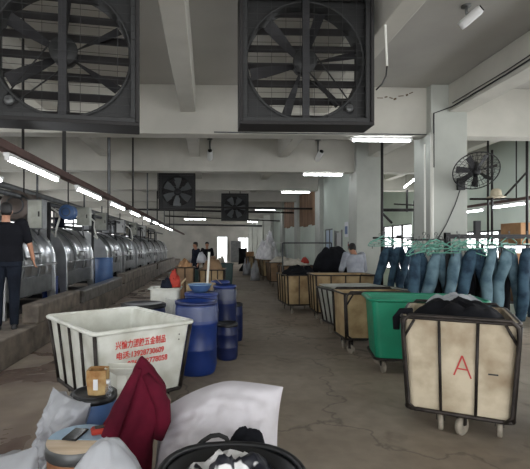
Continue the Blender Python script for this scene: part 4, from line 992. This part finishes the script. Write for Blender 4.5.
# ------------------------------------------------------------------ white cart with red lettering
FLc = Vector((-.96, 3.68)); yaw = R(37)
WW, WD, WZ, WB, WT = .98, 1.2, .85, .2, .86
cW = cart('white laundry cart with red Chinese lettering in the left foreground', (FLc.x, FLc.y), yaw, WW, WD, WZ, WB, WT, 'frp_white', ribs=(0, 3), lip=.028, rad=.04, group=None, liprim='frp_white')
def text_obj(s, size, parent, x, z, extr=.0012, off=.006, sx=1.0):
    cu = bpy.data.curves.new('t', 'FONT'); cu.body = s; cu.size = size; cu.extrude = extr; cu.offset = off*size; cu.align_x = 'LEFT'
    o = bpy.data.objects.new('t', cu); COL.objects.link(o)
    bpy.context.view_layer.update()
    me = bpy.data.meshes.new_from_object(o.evaluated_get(bpy.context.evaluated_depsgraph_get()))
    bpy.data.objects.remove(o); me.materials.clear(); me.materials.append(M['red_paint'])
    r_ = bpy.data.objects.new('lettering', me); COL.objects.link(r_); r_.parent = parent
    slope = math.atan2((WD-WD*WT)/2, WZ-WB)
    p = panel_pt(WW, WD, WZ, WB, WT, x, z, .004); r_.location = p; r_.rotation_euler = (PI/2-(-slope), 0, 0); r_.scale = (sx, 1, 1)
    return r_
text_obj('兴愉力塑胶五金制品', .083, cW, -.295, .69, off=.013, sx=.69)
text_obj('电话:13928730609', .074, cW, -.285, .595, off=.018, sx=.86)
text_obj('0769-82778058', .074, cW, -.17, .51, off=.018, sx=.90)
for (x, z) in ((.37, .74), (.37, .69)): MB().box(panel_pt(WW, WD, WZ, WB, WT, x, z, .002), (.012, .004, .012)).build('rivet', 'pipe_dark', cW)

# ------------------------------------------------------------------ barrels
def barrel(label, x, y, r, h, m='blue', rim='black', open_=False, liner=False, lid=True, z=0, group=None, name='plastic_barrel'):
    t = thing(name, label, 'barrel', (x, y, z), 0, group)
    prof = [(0, 0), (r*.88, 0), (r*.93, .02), (r, h*.12), (r, h*.33), (r*1.025, h*.345), (r*1.025, h*.36), (r, h*.375), (r*1.01, h*.68), (r*1.035, h*.70), (r*1.035, h*.72), (r, h*.74), (r*.97, h*.9), (r*.93, h-.01)]
    if open_: prof += [(r*.93, h), (r*.90, h), (r*.90, h*.5), (0, h*.5)]
    else: prof += [(r*.9, h), (0, h)]
    MB().lathe(prof, 36).build('body', m, t)
    MB().lathe([(r*.91, h-.035), (r*1.0, h-.035), (r*1.01, h-.02), (r*1.0, h+.005), (r*.92, h+.008)], 36, cap=False).build('clamp_ring', rim, t, fix=True)
    if lid and not open_:
        MB().lathe([(r*.9, h), (r*.9, h+.015), (r*.8, h+.018), (r*.74, h+.006), (0, h+.006)], 36).build('lid', rim, t)
    if liner:
        mb = MB(); n = 48
        mb.loft([[Vector(((r*q+.01+.010*nz3((math.cos(2*PI*k/n)*6, math.sin(2*PI*k/n)*6, zz*9), 1, 2))*math.cos(2*PI*k/n), (r*q+.01+.010*nz3((math.cos(2*PI*k/n)*6, math.sin(2*PI*k/n)*6, zz*9), 1, 2))*math.sin(2*PI*k/n), zz+(.02*nz3((math.cos(2*PI*k/n)*4, math.sin(2*PI*k/n)*4, 3), 1, 5) if i == 0 else 0))) for k in range(n)] for i, (q, zz) in enumerate(((1.05, h-.22), (1.07, h-.16), (1.06, h-.09), (1.03, h-.05)))], cap=False)
        mb.build('liner', 'film', t, fix=False)
    return t
B = barrel
B('large blue barrel with a clear plastic liner, nearest of the barrel row', -.155, 5.5, .268, .9, 'blue', 'blue_dark', True, True)
B('big dark blue barrel with a black rim behind the white cart', -.84, 5.66, .29, .84, 'blue_dark', 'black', False, False)
B('blue barrel under the pale basin', -.1, 6.42, .25, .90, 'blue', 'blue')
B('slim blue barrel draped in clear film beside the aisle', .27, 6.98, .19, .96, 'blue_dark', 'blue', True, True)
B('short dark drum in front of the slim blue barrel', .27, 6.12, .155, .5, 'blue_dark', 'black')
B('slim blue barrel behind the film-draped one', .22, 7.65, .17, .97, 'blue', 'blue')
B('dark blue drum low beside the slim barrels at the aisle edge', .47, 7.3, .12, .62, 'blue_dark', 'black')
t = thing('wash_basin', 'pale blue basin resting on the blue barrel', 'basin', (-.12, 6.4, .913))
MB().lathe([(0, 0), (.09, 0), (.15, .06), (.17, .11), (.18, .115), (.175, .12), (.16, .11), (.14, .06), (.085, .01), (0, .01)], 30).build('bowl', 'blue_grey', t)
MB().tube([(.172*math.cos(2*PI*k/30), .172*math.sin(2*PI*k/30), .117) for k in range(30)], .007, 6, closed=True).build('rim', 'blue_pale', t)
t = thing('white_tank', 'white rectangular plastic tank behind the black-rimmed barrel', 'tank', (-.66, 6.75, 0))
MB().loft([rrect(.40, .36, .05, 0), rrect(.44, .40, .05, .93), rrect(.48, .44, .06, .935), rrect(.48, .44, .06, .955), rrect(.42, .38, .05, .955), rrect(.38, .34, .05, .5)], smooth=False).build('body', 'frp_white', t)
MB().tube(rrect(.49, .45, .06, .945), .012, 6, closed=True).build('rim', 'frp_white', t)
o = heap_mesh(.11, .09, .42, 71, .6, 18, 30, p=2.0).build('red_cloth', 'red'); o.location = (-.54, 6.72, .957); o.scale = (1, 1, .45); tag(o, 'bright red-orange cloth bundle on the edge of the white tank', 'cloth')
o = heap_mesh(.10, .10, .14, 72, .3).build('dark_rag', 'navy'); o.location = (-.64, 6.68, .955); tag(o, 'dark rag beside the red cloth on the white tank', 'rag')
o = sack_mesh(.20, .42, .16, 73, .12, 14, 16).build('plastic_bag', 'film'); o.location = (-.49, 5.95, .50); tag(o, 'crumpled clear plastic bag beside the large blue barrel', 'plastic bag')
o.location = (-.50, 6.06, .0); o.scale = (1, 1, 2.1)
# boxes and cart behind barrels
cX = cart('tan cart with dark seams behind the barrels', (-.20, 9.8), R(-4), .56, .9, 1.05, .22, .92, 'frp_tan', ribs=(3, 2), group='carts behind the barrels')
cart_heap(cX, 'brown cloth heaped in the tan cart behind the barrels', .25, .38, 1.0, .30, 90, 'frp_brown')
cY = cart('brown cart left of the tan cart behind the barrels', (-.74, 9.9), R(3), .42, .6, 1.1, .22, .92, 'frp_brown', ribs=(1, 2), group='carts behind the barrels')
cart_heap(cY, 'brown sheet heaped in the brown cart', .18, .26, 1.06, .2, 91, 'card')
t = thing('teal_bin', 'dark teal bin at the aisle edge beyond the barrels', 'bin', (.7, 15.9, 0))
MB().loft([rrect(.36, .5, .05, 0), rrect(.44, .6, .05, .93), rrect(.48, .64, .05, .935), rrect(.48, .64, .05, .96), rrect(.42, .58, .05, .96), rrect(.34, .48, .05, .1)], smooth=False).build('body', 'teal_dark', t)
MB().tube(rrect(.49, .65, .05, .95), .012, 6, closed=True).build('rim', 'teal_dark', t)
carton('pale open cardboard box behind the basin', (-.12, 7.38, 0), (.5, .42, .96), .06, 'card_pale', True)
o = MB().tube([(-.07, 7.1, .0), (.02, 7.12, 1.50)], .02, 10).build('pvc_pipe', 'whitepipe'); tag(o, 'white plastic pipe leaning upright out of the barrel cluster', 'pipe')
t = thing('plastic_chair', 'dark teal plastic chair between the carts behind the barrels', 'chair', (-.42, 11.3, 0))
MB().bb(-.19, .19, -.18, .18, .42, .45).build('seat', 'teal_dark', t, bevel=.01); MB().prism([(-.2, .45), (.2, .45), (.24, .98), (-.24, .98)], lambda u, v, w: Vector((u, .16+w, v)), .03).build('backrest', 'teal_dark', t, bevel=.01)
for sx in (-1, 1):
    for sy in (-1, 1): MB().cyl((sx*.17, sy*.16, .42), (sx*.19, sy*.18, 0), .016, n=8).build('leg', 'teal_dark', t)
o = heap_mesh(.13, .13, .24, 75, .15).build('white_bag', 'bag_white'); o.location = (-.12, 10.5, 1.27); o.location = (-.15, 10.35, 1.2); tag(o, 'round white bag on the tan cart behind the barrels', 'plastic bag')
for i, (x, y, m_, h_, lb) in enumerate(((-.3, 20.6, 'sack_cream', .95, 'pale cloth pile far down the aisle on the left'), (.45, 22.5, 'sack_cream', .9, 'pale cloth pile far down the aisle near the doorway'), (-.9, 24.5, 'sack', .8, 'white cloth pile beside the far washers'))):
    o = heap_mesh(.6, .8, h_, 95+i, .4).build('cloth_pile', m_); o.location = (x, y, 0); tag(o, lb, 'cloth pile', kind='stuff')

# ------------------------------------------------------------------ foreground cluster
# small blue drum
B('small blue drum with a black rim and paper cup on it in the foreground', -.775, 2.95, .155, .60, 'blue_grey', 'black')
t = thing('paper_cup', 'stained yellow-brown paper cup standing on the small blue drum', 'cup', at(98, 395, 2.93)); t.location.z = .608
mb = MB().loft([[Vector((x*q, y*q, z)) for x, y in ((-1, -.8), (0, -1), (1, -.8), (1.05, .2), (1, .9), (0, 1), (-1, .9), (-1.05, .2))] for q, z in ((.055, 0), (.065, .1), (.064, .165), (.058, .16), (.055, .02))], smooth=False)
mb.build('cup_wall', 'rust_box', t)
MB().bb(-.015, .015, -.068, -.062, .04, .11).build('paper_label', 'paper', t)
t = thing('grey_basin', 'pale grey plastic sheet leaning behind the paper cup', 'plastic sheet', at(118, 375, 3.0)); t.location = (-.6, 3.03, .66)
t['label'] = 'pale grey plastic funnel beside the paper cup'; t['category'] = 'funnel'; t.name = 'plastic_funnel'
MB().loft([[Vector((x*q, y*q*.6, z)) for x, y in ((-1, -1), (1, -1), (1, 1), (-1, 1))] for q, z in ((.03, -.055), (.035, .04), (.11, .10), (.105, .105), (.03, .045))], smooth=False).build('funnel_wall', 'frp_white', t, bevel=.004)
t = thing('small_bottle', 'small clear bottle with a white cap by the maroon jacket', 'bottle', (-.655, 2.86, .608))
MB().lathe([(0, 0), (.018, 0), (.02, .01), (.02, .07), (.01, .085), (0, .085)], 16).build('body', 'film', t); MB().lathe([(0, .085), (.016, .085), (.016, .112), (0, .112)], 16).build('cap', 'white_metal', t)
# fibre drum
fd = at(80, 435, 2.42)
t = thing('fibre_drum', 'orange-brown fibre drum with a plywood and pale blue lid', 'drum', (fd.x, 2.42, 0)); r_ = .172
MB().lathe([(0, 0), (r_, 0), (r_, .50), (0, .50)], 36).build('body', 'fibre', t)
MB().lathe([(r_*1.0, .455), (r_*1.05, .46), (r_*1.05, .52), (r_*1.0, .525)], 36, cap=False).build('clamp_ring', 'steel_dull', t)
MB().lathe([(0, .50), (r_*1.02, .50), (r_*1.02, .532), (0, .532)], 36).build('plywood_lid', 'ply', t)
poly = [(r_*.99*math.cos(a), r_*.99*math.sin(a)) for a in [R(d_) for d_ in range(-14, 196, 10)]]
MB().prism(poly, lambda u, v, w: Vector((u, v, .533+w)), .004).build('blue_film', 'blue_pale', t)
t = thing('mobile_phone', 'black mobile phone lying on the drum lid', 'phone', (fd.x-.03, 2.44, .540), R(-12))
MB().bb(-.042, .042, -.075, .075, 0, .008).build('case', 'black', t, bevel=.003); MB().bb(-.038, .038, -.07, .07, .008, .0095).build('screen', 'phone', t)
t = thing('snack_packet', 'small red and black packet on the drum lid beside the jacket', 'packet', (fd.x+.10, 2.47, .540), R(20))
MB().loft([rrect(.1, .06, .01, 0), rrect(.105, .065, .01, .015), rrect(.09, .05, .01, .03)], smooth=False).build('wrapper', 'red', t); MB().bb(-.03, .02, -.02, .02, .03, .033).build('print_patch', 'black', t)
# cream sack beside blue drum
o = sack_mesh(.30, .66, .26, 77, .3, 30, 30).build('cloth_sack', 'bag_white'); o.location = (-1.0, 2.86, 0); o.rotation_euler = (0, R(14), R(-20)); o.location.x = -1.03; tag(o, 'thin white plastic sack leaning on the left of the small blue drum', 'sack')
# bag lower left
o = sack_mesh(.34, .62, .34, 79, .2).build('plastic_bag', 'bag_white'); o.location = (-.93, 2.10, 0); o.rotation_euler = (0, R(-6), R(10)); tag(o, 'knotted clear plastic bag of white scraps at the lower left corner', 'plastic bag')
# maroon jacket draped as a peak, falling to the lower left
def jacket(u, v):
    a = 2*PI*u; z = .935*v
    K = [(0, -.60, .24), (.2, -.57, .21), (.42, -.505, .175), (.6, -.41, .165), (.75, -.375, .125), (.86, -.385, .065), (.92, -.395, .025), (.94, -.40, .004)]
    for i in range(len(K)-1):
        if K[i][0] <= z <= K[i+1][0]+1e-6:
            f = (z-K[i][0])/(K[i+1][0]-K[i][0]); f = f*f*(3-2*f)*.4+f*.6
            cx = K[i][1]*(1-f)+K[i+1][1]*f; rx = K[i][2]*(1-f)+K[i+1][2]*f; break
    fo = math.cos(a*4+2.2*v+.6)*.10+math.cos(a*7-3*v+1)*.06+.16*nz3((math.cos(a)*1.6, math.sin(a)*1.6, v*3), 1, 4)
    q = 1+fo*min(1, (1-v)*6)
    return Vector((cx+.50+rx*q*math.cos(a), (rx*.72+.01)*q*math.sin(a), z))
jt = thing('jacket', 'maroon jacket draped in a tall peak between the drum and the white sack', 'jacket', (-.50, 2.60, 0))
MB().grid(jacket, 110, 50).build('cloth', 'maroon', jt, fix=True)
mb = MB(); mb.tube([(.13, -.05, .84), (.19, -.07, .76), (.235, -.08, .68), (.24, -.08, .58), (.21, -.09, .48)], [.025, .042, .048, .045, .03], 14); mb.build('sleeve', 'maroon', jt)
mb = MB(); mb.tube([(.09, -.06, .88), (.04, -.12, .76), (-.02, -.15, .62), (-.07, -.16, .48), (-.1, -.16, .38)], [.02, .035, .045, .05, .04], 14); mb.build('sleeve', 'maroon', jt)
# white sack
sm_ = sack_mesh(.82, .77, .50, 81, .075, 60, 50)
sm_.v = [(x, y, z*(1-.34*min(1, max(0, (-x+.10)/.50))**1.7)*(1-.07*min(1, max(0, x/.41))**2)) for (x, y, z) in sm_.v]
o = sm_.build('white_sack', 'sack'); o.location = (.04, 2.68, .0); o.rotation_euler = (R(-10), R(2), R(-6)); tag(o, 'large stuffed white woven sack in the middle foreground', 'sack')
# milky bag front
o = heap_mesh(.30, .26, .77, 83, .03, 18, 48, p=1.15).build('plastic_bag', 'bag_white'); o.location = (-.43, 1.86, 0); tag(o, 'milky plastic bag bulging at the bottom edge below the jacket', 'plastic bag')
# black tub with rim, at the bottom
bt = thing('black_tub', 'round black tub with a thick rim at the bottom edge', 'tub', (.10, 1.78, 0))
MB().lathe([(0, 0), (.24, 0), (.30, .62), (.30, .64), (.28, .64), (.23, .05), (0, .05)], 40).build('body', 'black', bt)
MB().tube([(.305*math.cos(2*PI*k/48), .305*math.sin(2*PI*k/48), .645+.008*math.sin(3*2*PI*k/48)) for k in range(48)], .015, 10, closed=True).build('rim', 'black', bt)
o = heap_mesh(.27, .27, .12, 85, .5, 16, 48).build('printed_bag', mat('black_and_white_print', (226, 226, 226), .35, rgb2=(22, 24, 34), scale=9, detail=2, lo=.47, hi=.5, bump=.6)); o.location = (.10, 1.78, .56); tag(o, 'crumpled black and white printed plastic bag in the black tub', 'plastic bag')
o = heap_mesh(.13, .08, .655, 87, .04, 10, 32, p=2.2).build('black_bundle', 'blackcloth'); o.location = (.20, 2.2, .0); tag(o, 'black cloth bundle behind the rim of the black tub', 'cloth')
o = MB().tube([at(x, y, 2.12) for x, y in ((196, 448), (203, 441), (211, 436), (219, 435), (226, 438), (229, 444), (228, 450))], .012, 8).build('hose_loop', 'rubber'); tag(o, 'black hose loop rising behind the black tub', 'hose')

# ------------------------------------------------------------------ light
W = bpy.data.worlds.new('overcast_sky'); S.world = W; W.use_nodes = True
bg = W.node_tree.nodes['Background']; bg.inputs['Color'].default_value = (.97, .98, 1.0, 1); bg.inputs['Strength'].default_value = 2.2
S.view_settings.view_transform = 'Standard'; S.view_settings.look = 'None'; S.view_settings.gamma = 1.0; S.view_settings.use_curve_mapping = False
S.view_settings.exposure = 1.0
S.cycles.max_bounces = 8; S.cycles.diffuse_bounces = 5; S.cycles.use_denoising = True; S.cycles.transparent_max_bounces = 12
